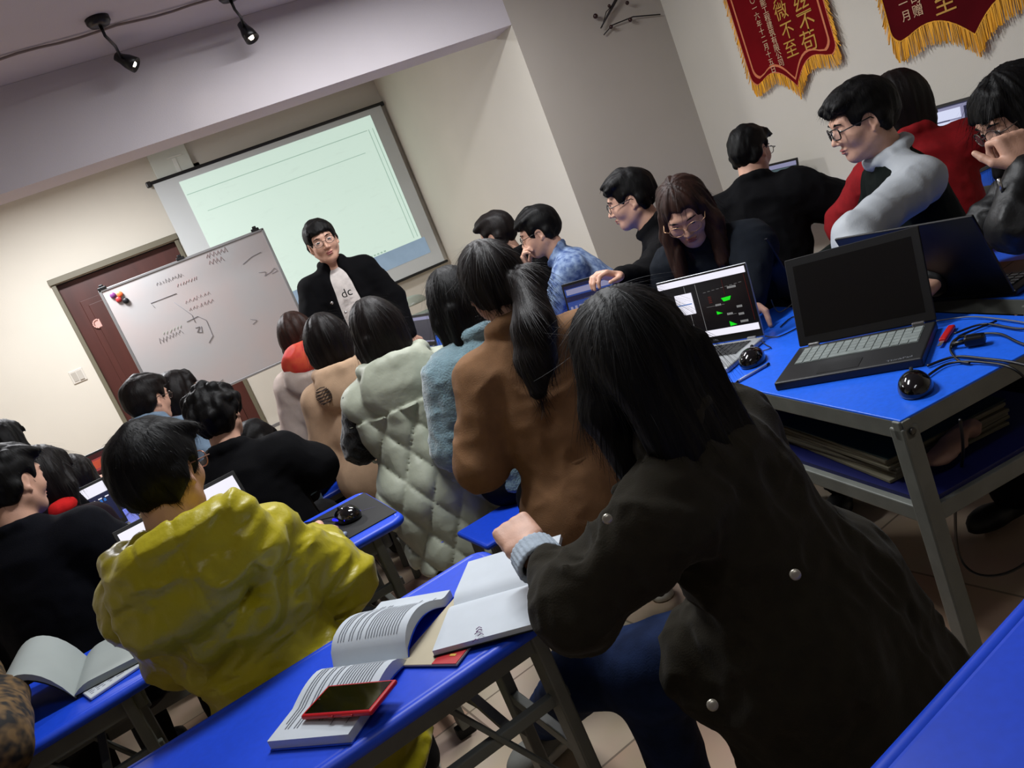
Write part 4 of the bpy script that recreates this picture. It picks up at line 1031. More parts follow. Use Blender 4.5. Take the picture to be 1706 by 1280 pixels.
# man at the wall desk
H = (2.640, 3.127, 1.240); Lc = LOC(H, 55)
p = Person('man in a loose black jacket with his back turned, working at the right wall', H, tuple(Lc(-.05, -.20, .54)), 42, hrot=(78, 14, 0), cell=.010, hcell=.005, w=1.15, face=True,
    arms=dict(L=dict(el=tuple(Lc(-.34, .02, .86)), wr=tuple(Lc(-.20, .26, .82))), R=dict(el=tuple(Lc(.36, .04, .84)), wr=tuple(Lc(.30, .32, .86)), d=tuple(Lc(0, 1, .3)-Lc(0, 0, 0)))))
p.hair('short', HAIRB, seed=9); p.glasses(BLKF, r=.020, rnd=.7); p.top('jacket', BLACKC, infl=.04, sleeve=(.095, .088, .062), amp=.009, hem=.14, collar=.022); p.trousers(DKTR)

# glasses man in black, profile
H = (1.941, 3.112, 1.266); Lc = LOC(H, -62)
p = Person('man with thin glasses in a black jacket, in profile below the shaded column', H, tuple(Lc(0, -.22, .54)), -60, hrot=(-60, 4, 0), face=True, cell=.009, hcell=.004, w=1.05,
    arms=dict(L=dict(el=(1.702, 2.804, 0.982), wr=(1.535, 2.716, 1.044), d=tuple(V3((1.447, 2.705, 1.096))-V3((1.535, 2.716, 1.044))), curl=(35, 45, 30)), R=dict(el=tuple(Lc(.24, .06, .84)), wr=tuple(Lc(.12, .28, .825)))))
p.hair('short', HAIRB, seed=7, vol=1.06, strands=600); p.glasses(BLKF, r=.021, rnd=.9); p.top('jacket', BLACKC, infl=.024, amp=.007, hem=.08, collar=.020); p.trousers(DKTR)

# leaning woman
H = (1.759, 2.508, 1.195); Lc = LOC(H, 235)
p = Person('woman with round glasses and long brown hair, bending down over a laptop', H, tuple(LOC(H, 60)(.12, .30, .56)), 238, hrot=(226, 30, 2), face=True, cell=.009, hcell=.0038, neckdrop=.16,
    arms=dict(L=dict(el=(1.906, 2.402, 0.970), wr=tuple(LOC(H, 235)(-.16, .14, .84))), R=dict(el=tuple(LOC(H, 235)(.24, -.10, .88)), wr=tuple(LOC(H, 235)(.18, .12, .80)))))
p.hair('long', HAIRBR, L=.20, fringe=False, side=.036, front=True, strands=500, seed=4); p.glasses(mat('gold_frame', (.7, .55, .42), rough=.3, metal=.7), r=.024, rnd=1., low=.004)
p.top('jacket', cloth('charcoal_cloth', (.09, .105, .13)), infl=.026, sleeve=(.078, .07, .055), amp=.009, hem=.05, collar=.018); p.trousers(DKTR)

# blue patterned sweater
H = (1.832, 3.854, 1.246); Lc = LOC(H, -58)
p = Person('man with glasses in a blue patterned sweater, resting his chin in his hand', H, tuple(Lc(.0, -.36, .56)), -58, hrot=(-62, 8, 0), face=True, cell=.009, hcell=.0042,
    arms=dict(L=dict(el=tuple(Lc(-.17, .10, .84)), wr=tuple(Lc(-.055, .115, 1.075)), d=(-.05, .0, 1), n=tuple(-V3(Lc(0, 1, 0)-Lc(0, 0, 0))), curl=(40, 55, 40)), R=dict(el=tuple(Lc(.24, .0, .86)), wr=tuple(Lc(.15, .2, .825)))))
p.hair('short', HAIRB, seed=11, vol=1.07); p.glasses(BLKF, r=.021)
BSW = mat('blue_patterned_knit', (.24, .33, .52), rough=.85, color2=(.52, .60, .72), nscale=34, detail=5, bump=.001, bscale=200)
p.top('sweater', BSW, infl=.026, sleeve=(.072, .064, .05), amp=.006, hem=.08, collar=.016, wr_pull=.06)
B = SDF(); d_ = nrm(p.wr[0]-p.el[0]); B.cap(p.wr[0]-d_*.065, p.wr[0]-d_*.02, .040, .038, .01); B.obj('cuff', cloth('cream_cuff', (.80, .78, .70)), .006, p.root)
m = MB(); rr = random.Random(3)
p.trousers(DKTR)
H = (1.762, 4.216, 1.295); Lc = LOC(H, -30)
p = Person('man with short dark hair hidden behind the woman with the ponytail', H, pel(H, -30, .12), -30, hrot=(-40, 6, 0), cell=.012)
p.hair('short', HAIRD, seed=12, vol=1.05); p.top('jacket', BLACKC, infl=.026, amp=.006); p.trousers(DKTR)

# long black hair, fluffy blue
H = (0.940, 2.858, 1.207); Lc = LOC(H, 5)
p = Person('woman with long black hair and a fluffy pale blue sweater, left of the ponytail', H, pel(H, 5, .07), 5, hrot=(-4, 3, -3), cell=.009)
p.hair('long', HAIRB, L=.20, fringe=False, vol=1.04, strands=1800, seed=6, side=.03)
p.top('sweater', cloth('fluffy_pale_blue', (.42, .53, .57), sheen=.8, bump=.004, bscale=150), infl=.035, sleeve=(.085, .08, .06), amp=.007, sc=(20, 20, 20), hem=.04); p.trousers(DKTR)

# ponytail, camel coat
H = (0.865, 2.248, 1.274); Lc = LOC(H, 8)
p = Person('woman with a low ponytail wearing a belted camel coat, seen from behind', H, tuple(Lc(.03, -.12, .56)), 14, hrot=(-6, -4, -2), cell=.0085, hcell=.005, w=1.08,
    arms=dict(L=dict(el=tuple(Lc(-.25, -.06, .80)), wr=tuple(Lc(-.10, .20, .76))), R=dict(el=tuple(Lc(.27, .05, .84)), wr=tuple(Lc(.16, .28, .825)))))
t0 = p.hp(.0, -.105, -.01)
p.hair('pony', HAIRD, fringe=False, vol=1.03, strands=3500, seed=8,
       tail=[([t0, t0+V3(.035, -.045, -.01), (0.837, 2.009, 1.142), (0.806, 2.001, 1.059), (0.777, 1.994, 0.983)], [.03, .045, .060, .055, .026])])
CAMEL = cloth('camel_wool', (.47, .34, .23), noise=.08)
p.top('coat', CAMEL, infl=.024, sleeve=(.072, .066, .054), amp=.009, sc=(8, 8, 8), hem=.24, hemr=.20, collar=.024)
B = SDF(); a = p.P+p.u*.13; B.cap(a, a+p.u*.035, .180, .178, .02, flat=p.tf, ff=.74); B.plane(a+p.u*.04, p.u, .004); B.plane(a, -p.u, .004); B.obj('belt', cloth('camel_belt', (.42, .30, .20)), .006, p.root)
p.trousers(DKTR); p.shoes(BLKS, SOLE, .01)

# woman in front
H = (0.696, 1.297, 1.137); Lc = LOC(H, -35)
p = Person('woman with long dark hair in an olive green coat in front, elbow on the notebook', H, tuple(Lc(.04, -.14, .53)), -30, hrot=(-6, 8, -3), cell=.0075, hcell=.0045, w=1.06, hs=1.0,
    arms=dict(L=dict(el=(0.384, 1.202, 0.820), wr=(0.407, 1.391, 0.870), d=tuple(V3((0.413, 1.486, 0.905))-V3((0.407, 1.391, 0.870))), n=(.15, .55, -.75), curl=(62, 85, 55), side=1, thumb=((.55, .3, -.55), (.4, -.1, -.8))), R=dict(el=tuple(Lc(.20, .12, .72)), wr=tuple(Lc(.02, .30, .66)), curl=(40, 60, 40))),
    knees=((0.450, 1.522, 0.500), (0.523, 1.376, 0.520)), feet=((0.445, 2.038, 0.100), (0.554, 1.494, 0.100)))
p.hair('long', HAIRB, L=.52, fringe=False, vol=1.10, strands=7000, seed=10, side=.042, wid=1.16, drop=nrm((.14, -.16, -1)), front=True)
OLIVE = cloth('olive_canvas', (.145, .13, .095), sheen=.05)
def coat_extra(B, s):
    B.cap(s.hip[0]+s.f*.04, s.hip[0]+s.f*.06-UP*.36, .12, .13, .06); B.cap(s.hip[1]+s.f*.02, s.hip[1]-UP*.36, .13, .15, .06)
    B.cap(s.hip[1]+s.r*.02, s.hip[1]*.62+s.kn[1]*.38, .15, .12, .05); B.cap(s.hip[1]-UP*.02, s.hip[1]-s.f*.06-UP*.30+s.r*.06, .16, .15, .06)
    B.cap(s.sh[0]*.5+s.Nk*.5+s.u*.01-s.tf*.02, s.Nk+s.tf*.09-s.r*.13-s.u*.02, .022, .016, .02)
p.tfine = [(p.wr[0], .12, .0055)]
p.top('coat', OLIVE, infl=.030, sleeve=(.075, .066, .050), amp=.013, sc=(11, 11, 8), hem=.40, hemr=.24, collar=.026, extra=coat_extra, wr_pull=.095)
B = SDF(); d_ = nrm(p.wr[0]-p.el[0]); n1 = np.cross(d_, UP); n1 /= np.linalg.norm(n1); n2 = np.cross(d_, n1)
c0 = p.wr[0]-d_*.052
for k in range(26):
    a = 2*PI*k/26; o_ = n1*math.cos(a)*.041+n2*math.sin(a)*.036; B.cap(c0+o_*1.05, c0+o_*1.0+d_*.040, .0058, .0055, .002)
B.obj('knit_cuff', cloth('white_rib_knit', (.66, .71, .76)), .003, p.root)
B = SDF()
for k in range(22):
    a = 2*PI*k/22; b = 2*PI*(k+1)/22; q = lambda t: p.wr[0]-d_*.012+n1*math.cos(t)*.031+n2*math.sin(t)*.027; B.cap(q(a), q(b), .0055, .0055, .002)
B.obj('bracelet', mat('dark_red_bracelet', (.22, .07, .06), rough=.5), .003, p.root)
p.trousers(JEAN, cell=.009); p.shoes(SNEAK, SOLE, .006, dirs=(nrm(V3((0.303, 2.071, 0.050))-V3((0.461, 2.110, 0.050))), nrm((-.5, .6, 0))))
SNAP = mat('snap_button', (.62, .60, .55), rough=.3, metal=.6)
for P in ((0.436, 1.054, 1.002), (0.595, 0.878, 0.868), (0.406, 0.880, 0.773)):
    vd = (co.location-Vector(P)).normalized(); m = MB(); m.lathe([(.008, -.006), (.008, .002), (.005, .004), (.001, .004)], M=Matrix.Translation(Vector(P)-Vector(p.o)) @ vd.to_track_quat('Z', 'Y').to_matrix().to_4x4(), n=16); m.build('snap_button', SNAP, p.root)

# quilted vest
H = (0.698, 3.161, 1.199); Lc = LOC(H, 8)
p = Person('woman with dark shoulder-length hair in a pale quilted hooded vest', H, tuple(Lc(.0, -.10, .54)), 10, hrot=(4, 2, -2), cell=.008, hcell=.006, w=1.12,
    arms=dict(L=dict(el=tuple(Lc(-.24, .02, .80)), wr=tuple(Lc(-.10, .24, .76))), R=dict(el=tuple(Lc(.27, .06, .82)), wr=tuple(Lc(.14, .28, .825)))))
p.hair('long', HAIRD, L=.15, vol=1.05, strands=1500, seed=14, side=.03)
def diamond(X, P):
    u_ = np.sin(PI*(X[:, 0]*1.0+X[:, 2]*.62+.02)/.125); v_ = np.sin(PI*(X[:, 0]*1.0-X[:, 2]*.62+.02)/.125)
    return np.where(X[:, 2] < -.14, -.026*(np.abs(u_*v_))**.45, 0)
VEST = mat('pale_green_quilt', (.64, .66, .59), rough=.55, noise=.05, nscale=8, bump=.0012, bscale=60, sheen=.1)
B_ = p.top('sleeves', cloth('fluffy_black', (.03, .035, .035), sheen=.4, bump=.003, bscale=120), infl=.012, sleeve=(.075, .07, .055), amp=.008, sc=(22, 22, 22), collar=0)
p.top('vest', VEST, infl=.045, sleeves=False, hem=.26, hemr=.20, amp=.005, quilt=diamond, hood=True, hoodsz=1.1, collar=.03, cell=.0075)
B = SDF(); a = p.P+p.u*.02; B.cap(a, a+p.u*.03, .216, .216, .02, flat=p.tf, ff=.78); B.plane(a+p.u*.03, p.u, .004); B.plane(a, -p.u, .004)
k_ = a-p.tf*.170+p.r*.05; B.ell(k_, (.03, .02, .022), None, .01); B.chain([k_, k_+p.r*.05-p.u*.05, k_+p.r*.06-p.u*.11], [.014, .012, .010], .01); B.dfn = lambda P: (np.abs(vnoise(P, (30, 30, 30), 4))-.3)*.006; B.damp = .01
B.obj('belt', VEST, .006, p.root)
p.trousers(DKTR); p.shoes(BLKS, SOLE, .012)

# beige hoodie, white hoodie with red lining
H = (0.617, 3.838, 1.178); Lc = LOC(H, 8)
p = Person('woman with reddish dark bobbed hair in a beige printed hoodie', H, pel(H, 8, .09), 10, hrot=(10, 2, -2), cell=.010, w=.98)
p.hair('bob', HAIRD, L=.09, vol=1.09, seed=15, side=.034, strands=1000)
BEI = cloth('beige_fleece', (.72, .60, .49), noise=.04)
p.top('hoodie', BEI, infl=.034, sleeve=(.075, .07, .055), hem=.16, amp=.006, sc=(6, 6, 6), hood=True, hoodsz=1.0)
c = p.Nk-p.tf*.160-p.u*.05-p.r*.115; Mx = np.stack([p.r, p.tf, p.u], 1)
m = MB()
for k in range(11):
    z_ = -.035+k*.007; w_ = .034*math.sqrt(max(.05, 1-(z_/.042)**2)); a = Vector(c+p.u*z_-p.r*w_-p.o); b = Vector(c+p.u*z_+p.r*w_-p.o); m.tube([a, (a+b)/2-Vector(p.tf)*.008+Vector(p.u)*.004*(-1)**k, b], .0022, 5)
m.build('hood_print', mat('dark_brown_print', (.16, .11, .09), rough=.8), p.root); p.trousers(DKTR)
H = (0.599, 4.560, 1.213); Lc = LOC(H, 10)
p = Person('woman with brown bobbed hair in a white hoodie with a red-lined hood', H, pel(H, 10, .09), 12, hrot=(12, 2, -2), cell=.011)
p.hair('bob', HAIRBR, L=.08, vol=1.06, seed=16, side=.032)
p.top('hoodie', cloth('off_white_fleece', (.76, .70, .66), noise=.04), infl=.036, sleeve=(.078, .072, .055), hem=.16, amp=.006, hood=True, hoodsz=1.05)
B = SDF(); c = p.Nk-p.tf*.115+p.u*.03; B.ell(c, (.135, .075, .10), Mx, .02); B.dfn = lambda P: (np.abs(vnoise(P, (16, 16, 12), 4))-.3)*.012; B.damp = .016
B.obj('hood_lining', mat('red_patterned_lining', (.74, .14, .13), rough=.7, color2=(.80, .30, .17), nscale=16, detail=2), .009, p.root); p.trousers(DKTR)

# left block
H = (-0.210, 4.254, 1.225); Lc = LOC(H, 40)
p = Person('man with short dark hair and a grey-blue collar, in front of the brown door', H, pel(H, 40, .10), 35, hrot=(52, 8, 0), cell=.010, hcell=.006, face=True, neckdrop=.13)
p.hair('short', HAIRD, seed=17, vol=1.08, strands=700); p.glasses(MET, r=.02); p.top('jacket', cloth('grey_blue_denim', (.44, .52, .60)), infl=.030, amp=.007, collar=.024); p.trousers(DKTR)
H = (-0.073, 4.628, 1.172)
p = Person('person with dark hair, mostly hidden beyond the man with the grey-blue collar', H, pel(H, 60, .10), 60, hrot=(70, 12, 0), cell=.012, face=False)
p.hair('bob', HAIRD, L=.06, seed=18); p.top('sweater', cloth('mauve_cloth', (.5, .38, .4)), infl=.024); p.trousers(DKTR)
H = (0.140, 4.143, 0.826); Lc = LOC(H, 20)
p = Person('person in a light blue shirt, hidden beyond the curly-haired person', H, pel(H, 30, .05, z=.54), 30, hrot=(40, 45, 0), cell=.011, arms=dict(R=dict(el=(0.288, 3.935, 0.627), wr=(0.126, 3.825, 0.607))))
p.hair('short', HAIRB, seed=19); p.top('shirt', cloth('light_blue_cloth', (.50, .64, .74)), infl=.028, sleeve=(.08, .075, .05), amp=.012, sc=(14, 14, 14)); p.trousers(DKTR)
H = (0.033, 3.329, 1.134); Lc = LOC(H, 20)
p = Person('person with curly black hair in a plain black jacket, beyond the yellow jacket', H, pel(H, 15, .10), 15, hrot=(28, 4, 0), cell=.009, hcell=.006, w=1.1, arms=dict(R=dict(el=tuple(Lc(.25, .0, .80)), wr=tuple(Lc(.20, .24, .78)))))
p.hair('curly', HAIRB, seed=20, curl=1., vol=1.0, strands=0); p.top('jacket', BLACKC, infl=.034, sleeve=(.085, .078, .055), amp=.006, hem=.10); p.trousers(DKTR)

# yellow jacket
H = (-0.149, 2.029, 1.203); Lc = LOC(H, 14)
p = Person('person in a bright yellow padded jacket with the hood down, seen from behind', H, tuple(Lc(.09, -.10, .53)), 10, hrot=(38, 6, 2), cell=.0075, hcell=.0042, w=.96, face=True,
    arms=dict(L=dict(el=tuple(Lc(-.15, .02, .79)), wr=tuple(Lc(-.06, .26, .82)), curl=(30, 35, 25)), R=dict(el=tuple(Lc(.245, .03, .79)), wr=tuple(Lc(.19, .28, .825)))))
p.hair('short', HAIRB, seed=21, vol=1.10, strands=2500); p.glasses(mat('rose_frame', (.6, .42, .35), rough=.3, metal=.5), r=.024, rnd=.8)
YEL = mat('yellow_nylon', (.68, .63, .05), rough=.38, spec=.45, noise=.05, nscale=12, bump=.0025, bscale=38, sheen=.1)
def quy(X, P):
    n = vnoise(P, 5., 2)*.02; z = X[:, 2]+n; s_ = np.abs(np.sin(PI*(z+.03)/.13))
    seam = np.exp(-((np.abs(X[:, 0])-.045)/.004)**2)*np.where(X[:, 2] > -.25, 1, 0)*.004
    return -.011*s_**.5+.006+seam
def hood_corner(B, s):
    c = s.Nk-s.tf*.10-s.u*.02; B.chain([c+s.r*.10+s.u*.05, c+s.r*.165+s.u*.045, c+s.r*.175-s.u*.06, c+s.r*.08-s.u*.17, c-s.r*.06-s.u*.20, c-s.r*.13-s.u*.12], [.048, .042, .032, .028, .028, .03], .03)
p.top('jacket', YEL, infl=.032, sleeve=(.080, .076, .055), amp=.011, sc=(9, 9, 15), hem=.20, hemr=.19, hood=True, hoodsz=1.14, quilt=quy, collar=.028, cell=.0065, seed=5, extra=hood_corner)
p.trousers(DKTR); p.shoes(BLKS, SOLE, .008)

# navy sweater, far left
H = (-0.621, 2.990, 1.238); Lc = LOC(H, 30)
p = Person('person in a dark navy sweater at the left edge, one ear showing', H, pel(H, 20, .10), 18, hrot=(44, 8, 0), cell=.009, hcell=.0045, w=1.12, face=True, arms=dict(R=dict(el=tuple(Lc(.30, .02, .80)), wr=tuple(Lc(.20, .26, .825)))))
p.hair('short', HAIRB, seed=22, vol=1.05, strands=900); p.top('sweater', NAVYC, infl=.034, sleeve=(.085, .078, .055), amp=.006, hem=.10, collar=.012); p.trousers(DKTR)
H = (-0.638, 3.628, 1.152); Lc = LOC(H, 30)
p = Person('woman with dark brown hair and a red collar, right of the navy sweater', H, pel(H, 30, .08), 30, hrot=(35, 22, 0), cell=.010)
p.hair('long', HAIRD, L=.10, vol=1.07, seed=23, side=.036, strands=800); p.top('coat', cloth('dark_plum_cloth', (.12, .08, .10)), infl=.028, hood=False, amp=.006)
B = SDF()
for k in range(9):
    a = -PI*.2+k*PI*.9/9; b = a+PI*.9/9; q = lambda t: p.Nk+p.u*.03+p.r*math.sin(t)*.085+p.tf*math.cos(t)*.075; B.cap(q(a), q(b), .03, .03, .01)
B.obj('collar', cloth('bright_red_cloth', (.80, .10, .10)), .008, p.root); p.trousers(DKTR)
H = (-0.834, 4.275, 1.291)
p = Person('person with black hair at the left edge, farthest back of the left block', H, pel(H, 30, .08), 30, hrot=(35, 5, 0), cell=.012)
p.hair('bob', HAIRB, L=.10, vol=1.06, seed=24); p.top('coat', BLACKC, infl=.028); p.trousers(DKTR)
H = (-0.720, 4.811, 0.969); Lc = LOC(H, 20)
p = Person('person in a sparkly navy top working at the laptop with the red screen', H, pel(H, 10, .08), 10, hrot=(20, 25, 0), cell=.010, hcell=.006, arms=dict(R=dict(el=(-0.724, 4.735, 0.868), wr=(-0.675, 4.939, 0.888))))
p.hair('bob', HAIRD, L=.05, vol=1.05, seed=25); p.top('top', mat('sparkly_navy', (.10, .12, .22), rough=.4, color2=(.40, .44, .60), nscale=55, detail=1), infl=.024); p.trousers(DKTR)

# right edge woman
H = (2.130, 1.502, 1.183); Lc = LOC(H, -75)
p = Person('woman with a straight fringe and thin glasses at the right edge, fist against her cheek', H, tuple(Lc(.02, -.16, .54)), -75, hrot=(-68, 16, 4), face=True, cell=.008, hcell=.0035,
    arms=dict(L=dict(el=(1.814, 1.349, 0.976), wr=(1.897, 1.346, 1.091), d=tuple(V3((1.910, 1.382, 1.173))-V3((1.897, 1.346, 1.091))), n=tuple(V3((1.948, 1.492, 1.098))-V3((1.909, 1.348, 1.117))), curl=(70, 75, 40)), R=dict(el=tuple(Lc(.22, .1, .84)), wr=tuple(Lc(.1, .3, .825)))))
p.hair('bob', HAIRB, L=.10, vol=1.06, seed=26, side=.03, strands=1200, front=True); p.glasses(MET, r=.022)
LEA = mat('black_leather', (.03, .034, .04), rough=.5, spec=.35, bump=.001, bscale=80)
p.top('jacket', LEA, infl=.016, sleeve=(.060, .056, .046), amp=.010, sc=(14, 14, 14), collar=.024); p.trousers(DKTR)
m = MB(); a = Vector((1.807, 1.357, 1.095))-Vector(p.o); m.tube([a, a+Vector((.004, 0, -.035))], .004, 8); m.build('zip_pull', CHROME, p.root)

# leopard print arm, lower left
H = (-0.958, 2.584, 1.080); Lc = LOC(H, 10)
p = Person('person at the lower left edge, only a leopard-print sleeve beside the curling book', H, tuple(Lc(-.02, -.10, .52)), 15, hrot=(10, 20, 0), cell=.010, arms=dict(R=dict(el=(-0.700, 2.027, 0.820), wr=(-0.707, 2.266, 0.840), d=(-.8, .5, -.1), curl=(50, 60, 40))))
p.hair('bob', HAIRD, L=.1, seed=27); LEO = mat('leopard_print', (.42, .32, .18), rough=.8, color2=(.06, .045, .035), nscale=42, detail=1)
p.top('coat', LEO, infl=.028, sleeve=(.075, .068, .055), amp=.006); p.trousers(DKTR)
# ------------------------------------------------------------------ laptops and desk clutter
A0 = math.atan2
LBL = laptop
laptop((1.552, 2.285), R(-68.4), .357, .25, 97, 'silver laptop with a black-framed screen showing a green and black drawing', SILVER, mat('silver_lid', (.62, .63, .65), rough=.35, metal=.4), (SILVER, KEYB, SILVER), cad, logo=('DELL', .009, DLOGO), bez=.006)
laptop((1.622, 1.708), R(-59), .366, .262, 112, 'dark grey laptop with a pale grey keyboard cover and a blank screen', DGREY, DGREY, (KEYG, KEYG, mat('dark_touchpad', (.07, .07, .075), rough=.4)), dict(bg=SOFF), hinge=CHROME, bez=.022, thick=.024, key=.05)
tx = bpy.data.objects
t = text_mesh('maker_mark', 'ThinkPad', .016, DLOGO, Matrix.Translation((.13, -.245, .0246)) @ Matrix.Rotation(R(8), 4, 'Z'), tx['laptop.001'], extrude=.0002)
laptop((1.905, 1.685), R(96.5), .42, .265, 110, 'wide black laptop seen from behind its lid, beyond the dark grey laptop', BLACKL, BLACKL, (KEYB, KEYB), dict(bg=STEAL))
laptop((1.965, 2.52), R(96), .40, .26, 106, 'navy laptop seen from behind its lid, beyond the silver laptop', BLACKL, NAVYL, (KEYB, KEYB), dict(bg=STEAL))
ppt = dict(bg=SBLUE, layers=[(SLIL, [(.03, .10, .97, .24)]+[(.04+.085*k, .55-.01*(k % 3), .085+.085*k, .88) for k in range(10)]), (SNAVY, [(0, .0, 1, .08), (.0, .28, 1, .42)])])
laptop((1.74, 3.40), R(-62), .33, .23, 100, 'grey-framed laptop with a blue window on screen, behind the front woman\'s head', GREYL, GREYL, (KEYB, KEYB), ppt)
dk = dict(bg=em('screen_slate', (.20, .21, .25), 1), layers=[(SLIL, [(0, .03, 1, .14), (.0, .93, 1, .97)])])
laptop((1.40, 5.17), R(-84), .33, .22, 100, 'small laptop with a dark screen on the front desk, beside the fluffy blue sweater', SILVER, GREYL, (KEYB, KEYB), dk)
laptop((3.60, 4.10), R(-98), .36, .24, 100, 'laptop with a grey screen in front of the man at the right wall', GREYL, BLACKL, (KEYB, KEYB), dict(bg=STEAL, layers=[(SLIL, [(0, 0, 1, .13)]), (em('screen_mid_teal', (.25, .32, .34), 1), [(.02, .15, .98, .5)])]), z=.785)
w2 = dict(bg=SLIL, layers=[(em('screen_pale', (.80, .82, .92), 1), [(.03, .10, .8, .34), (.03, .38, .8, .60)]), (SNAVY, [(.05, .35, .6, .37), (.86, .1, 1, .88), (.25, .68, 1, .88), (0, 0, 1, .03)]), (em('screen_light_blue', (.62, .72, .85), 1), [(0, .90, 1, 1)])])
laptop((3.60, 2.92), R(-95), .36, .24, 98, 'laptop at the right wall with pale windows on screen, behind the red sweater', BLACKL, BLACKL, (KEYB, KEYB), w2, z=.845)
red = dict(bg=SMAROON, layers=[(SPINK, [(.06, .15, .94, .52)]), (SORANGE, [(.5, .2, .85, .45)]), (em('screen_black_red', (.08, .02, .03), 1), [(.3, .60, 1, 1)])])
laptop((-.70, 5.42), R(8), .38, .24, 100, 'laptop with a red and maroon screen at the far left', BLACKL, BLACKL, (KEYB, KEYB), red)
exl = dict(bg=SNAVY, layers=[(SWHITE, [(0, 0, 1, .26), (.55, .52, .85, .58)]+[(.3+.09*k, .36, .35+.09*k, .385) for k in range(8)]), (SCYAN, [(.5+.05*k, .40, .53+.05*k, .47) for k in range(9)]), (SGREY, [(.2+.04*k, .45+.02*(k % 2), .23+.04*k, .47+.02*(k % 2)) for k in range(9)])])
laptop((-.69, 4.08), R(12), .36, .24, 104, 'laptop with a white toolbar on a navy screen, beyond the navy sweater', BLACKL, BLACKL, (KEYB, KEYB), exl)
yl = dict(bg=SWHITE, layers=[(em('screen_grey_blue', (.60, .66, .70), 1), [(.70, .25, .95, .55)])])
laptop((-.185, 2.665), R(10), .40, .26, 112, 'black-framed laptop with a white screen, half hidden by the yellow jacket', BLACKL, BLACKL, (KEYB, KEYB), yl)

def mouse(loc, rz, label, m, sc=1., glow=None):
    t = thing('computer_mouse', label, 'mouse', loc, rz, 'black computer mice')
    B = SDF(); B.ell((0, 0, .008*sc), (.031*sc, .056*sc, .031*sc), None, .01); B.ell((0, -.018*sc, .012*sc), (.030*sc, .036*sc, .030*sc), None, .02); B.plane((0, 0, .001), (0, 0, -1), .003); B.obj('shell', m, .0035, t, sm=1)
    mb = MB(); mb.lathe([(.007, -.004), (.009, -.002), (.009, .002), (.007, .004)], M=Matrix.Translation((0, .026*sc, .0335*sc)) @ Matrix.Rotation(PI/2, 4, 'Y'), n=14); mb.build('scroll_wheel', RUB, t)
    if glow:
        mb = MB()
        for q in (-1, 1): mb.tube([(q*.030, .035, .014), (q*.033, .0, .016), (q*.028, -.038, .014)], .004, 6)
        mb.tube([(-.014, -.045, .022), (0, -.049, .026), (.014, -.045, .022)], .004, 6); mb.build('light_strip', glow, t)
    return t
GLOSSB = mat('gloss_black', (.025, .025, .028), rough=.12, spec=.6, clear=.5)
mouse((1.468, 2.005, .75), R(-52), 'black mouse beside the silver laptop', GLOSSB, 1.12)
mouse((1.375, 1.345, .75), R(-48), 'rounded glossy black mouse at the near corner of the right desk', GLOSSB, 1.08)
mouse((.232, 2.525, .755), R(20), 'gaming mouse glowing blue on the black mouse mat', GLOSSB, 1.05, em('blue_led', (.12, .12, 1), 2.2))
def cable(pts, r, m, label, n=6, cat='cable', name='cable'):
    # smooth through points
    P = [Vector(p) for p in pts]; out = []
    for i in range(len(P)-1):
        p0 = P[max(i-1, 0)]; p1 = P[i]; p2 = P[i+1]; p3 = P[min(i+2, len(P)-1)]
        for k in range(8):
            t = k/8; out.append(.5*((2*p1)+(p2-p0)*t+(2*p0-5*p1+4*p2-p3)*t*t+(3*p1-p0-3*p2+p3)*t**3))
    out.append(P[-1]); mb = MB(); mb.tube(out, r, n); return tag(mb.build(name, m), label, cat)
CB = mat('black_cable', (.02, .02, .025), rough=.45)
z = .754
cable([(1.49, 2.055, .765), (1.53, 2.06, z), (1.56, 2.03, z), (1.585, 2.08, z), (1.60, 2.12, .765)], .0018, CB, 'thin black mouse cable running to the side of the silver laptop')
cable([(1.725, 2.162, 0.754), (1.811, 2.189, 0.754), (1.773, 2.086, 0.754), (1.652, 2.084, 0.754), (1.642, 2.143, 0.758)], .0022, CB, 'loose black cable between the silver laptop and the dark grey laptop')
cable([(1.860, 2.332, 0.800), (1.891, 2.367, 0.760), (1.858, 2.303, 0.754), (1.940, 2.323, 0.754)], .0018, mat('pale_wire', (.5, .5, .48), rough=.4), 'thin pale wire curling behind the silver laptop')
cable([(1.484, 1.401, 0.756), (1.538, 1.369, 0.756), (1.532, 1.287, 0.757), (1.503, 1.175, 0.760), (1.429, 1.025, 0.760)], .0035, CB, 'black power cable crossing the corner of the right desk, uppermost of two')
cable([(1.416, 1.358, 0.756), (1.501, 1.357, 0.756), (1.513, 1.274, 0.757), (1.502, 1.188, 0.740), (1.562, 1.179, 0.600)], .0030, CB, 'black power cable hanging over the right end of the desk')
cable([(1.585, 1.412, 0.757), (1.649, 1.435, 0.757), (1.672, 1.356, 0.757), (1.619, 1.261, 0.757), (1.554, 1.116, 0.750)], .0032, CB, 'black cable looping past the small black plug')
cable([(1.748, 1.409, 0.757), (1.656, 1.441, 0.757), (1.585, 1.415, 0.757), (1.520, 1.346, 0.757), (1.507, 1.307, 0.757)], .0030, CB, 'black cable coiled in a loop on the right desk')
cable([(1.671, 1.468, 0.757), (1.730, 1.429, 0.757), (1.700, 1.306, 0.757), (1.762, 1.269, 0.757)], .0030, CB, 'black cable lying farthest back in the tangle on the right desk')
cable([(1.753, 1.585, 0.757), (1.778, 1.496, 0.757), (1.747, 1.362, 0.757), (1.710, 1.264, 0.757)], .0022, mat('grey_wire', (.35, .36, .38), rough=.4), 'thin grey wire along the back of the cable tangle')
t = thing('power_plug', 'small black cable plug lying in the tangle of cables', 'plug', (1.615, 1.369, 0.754), R(30))
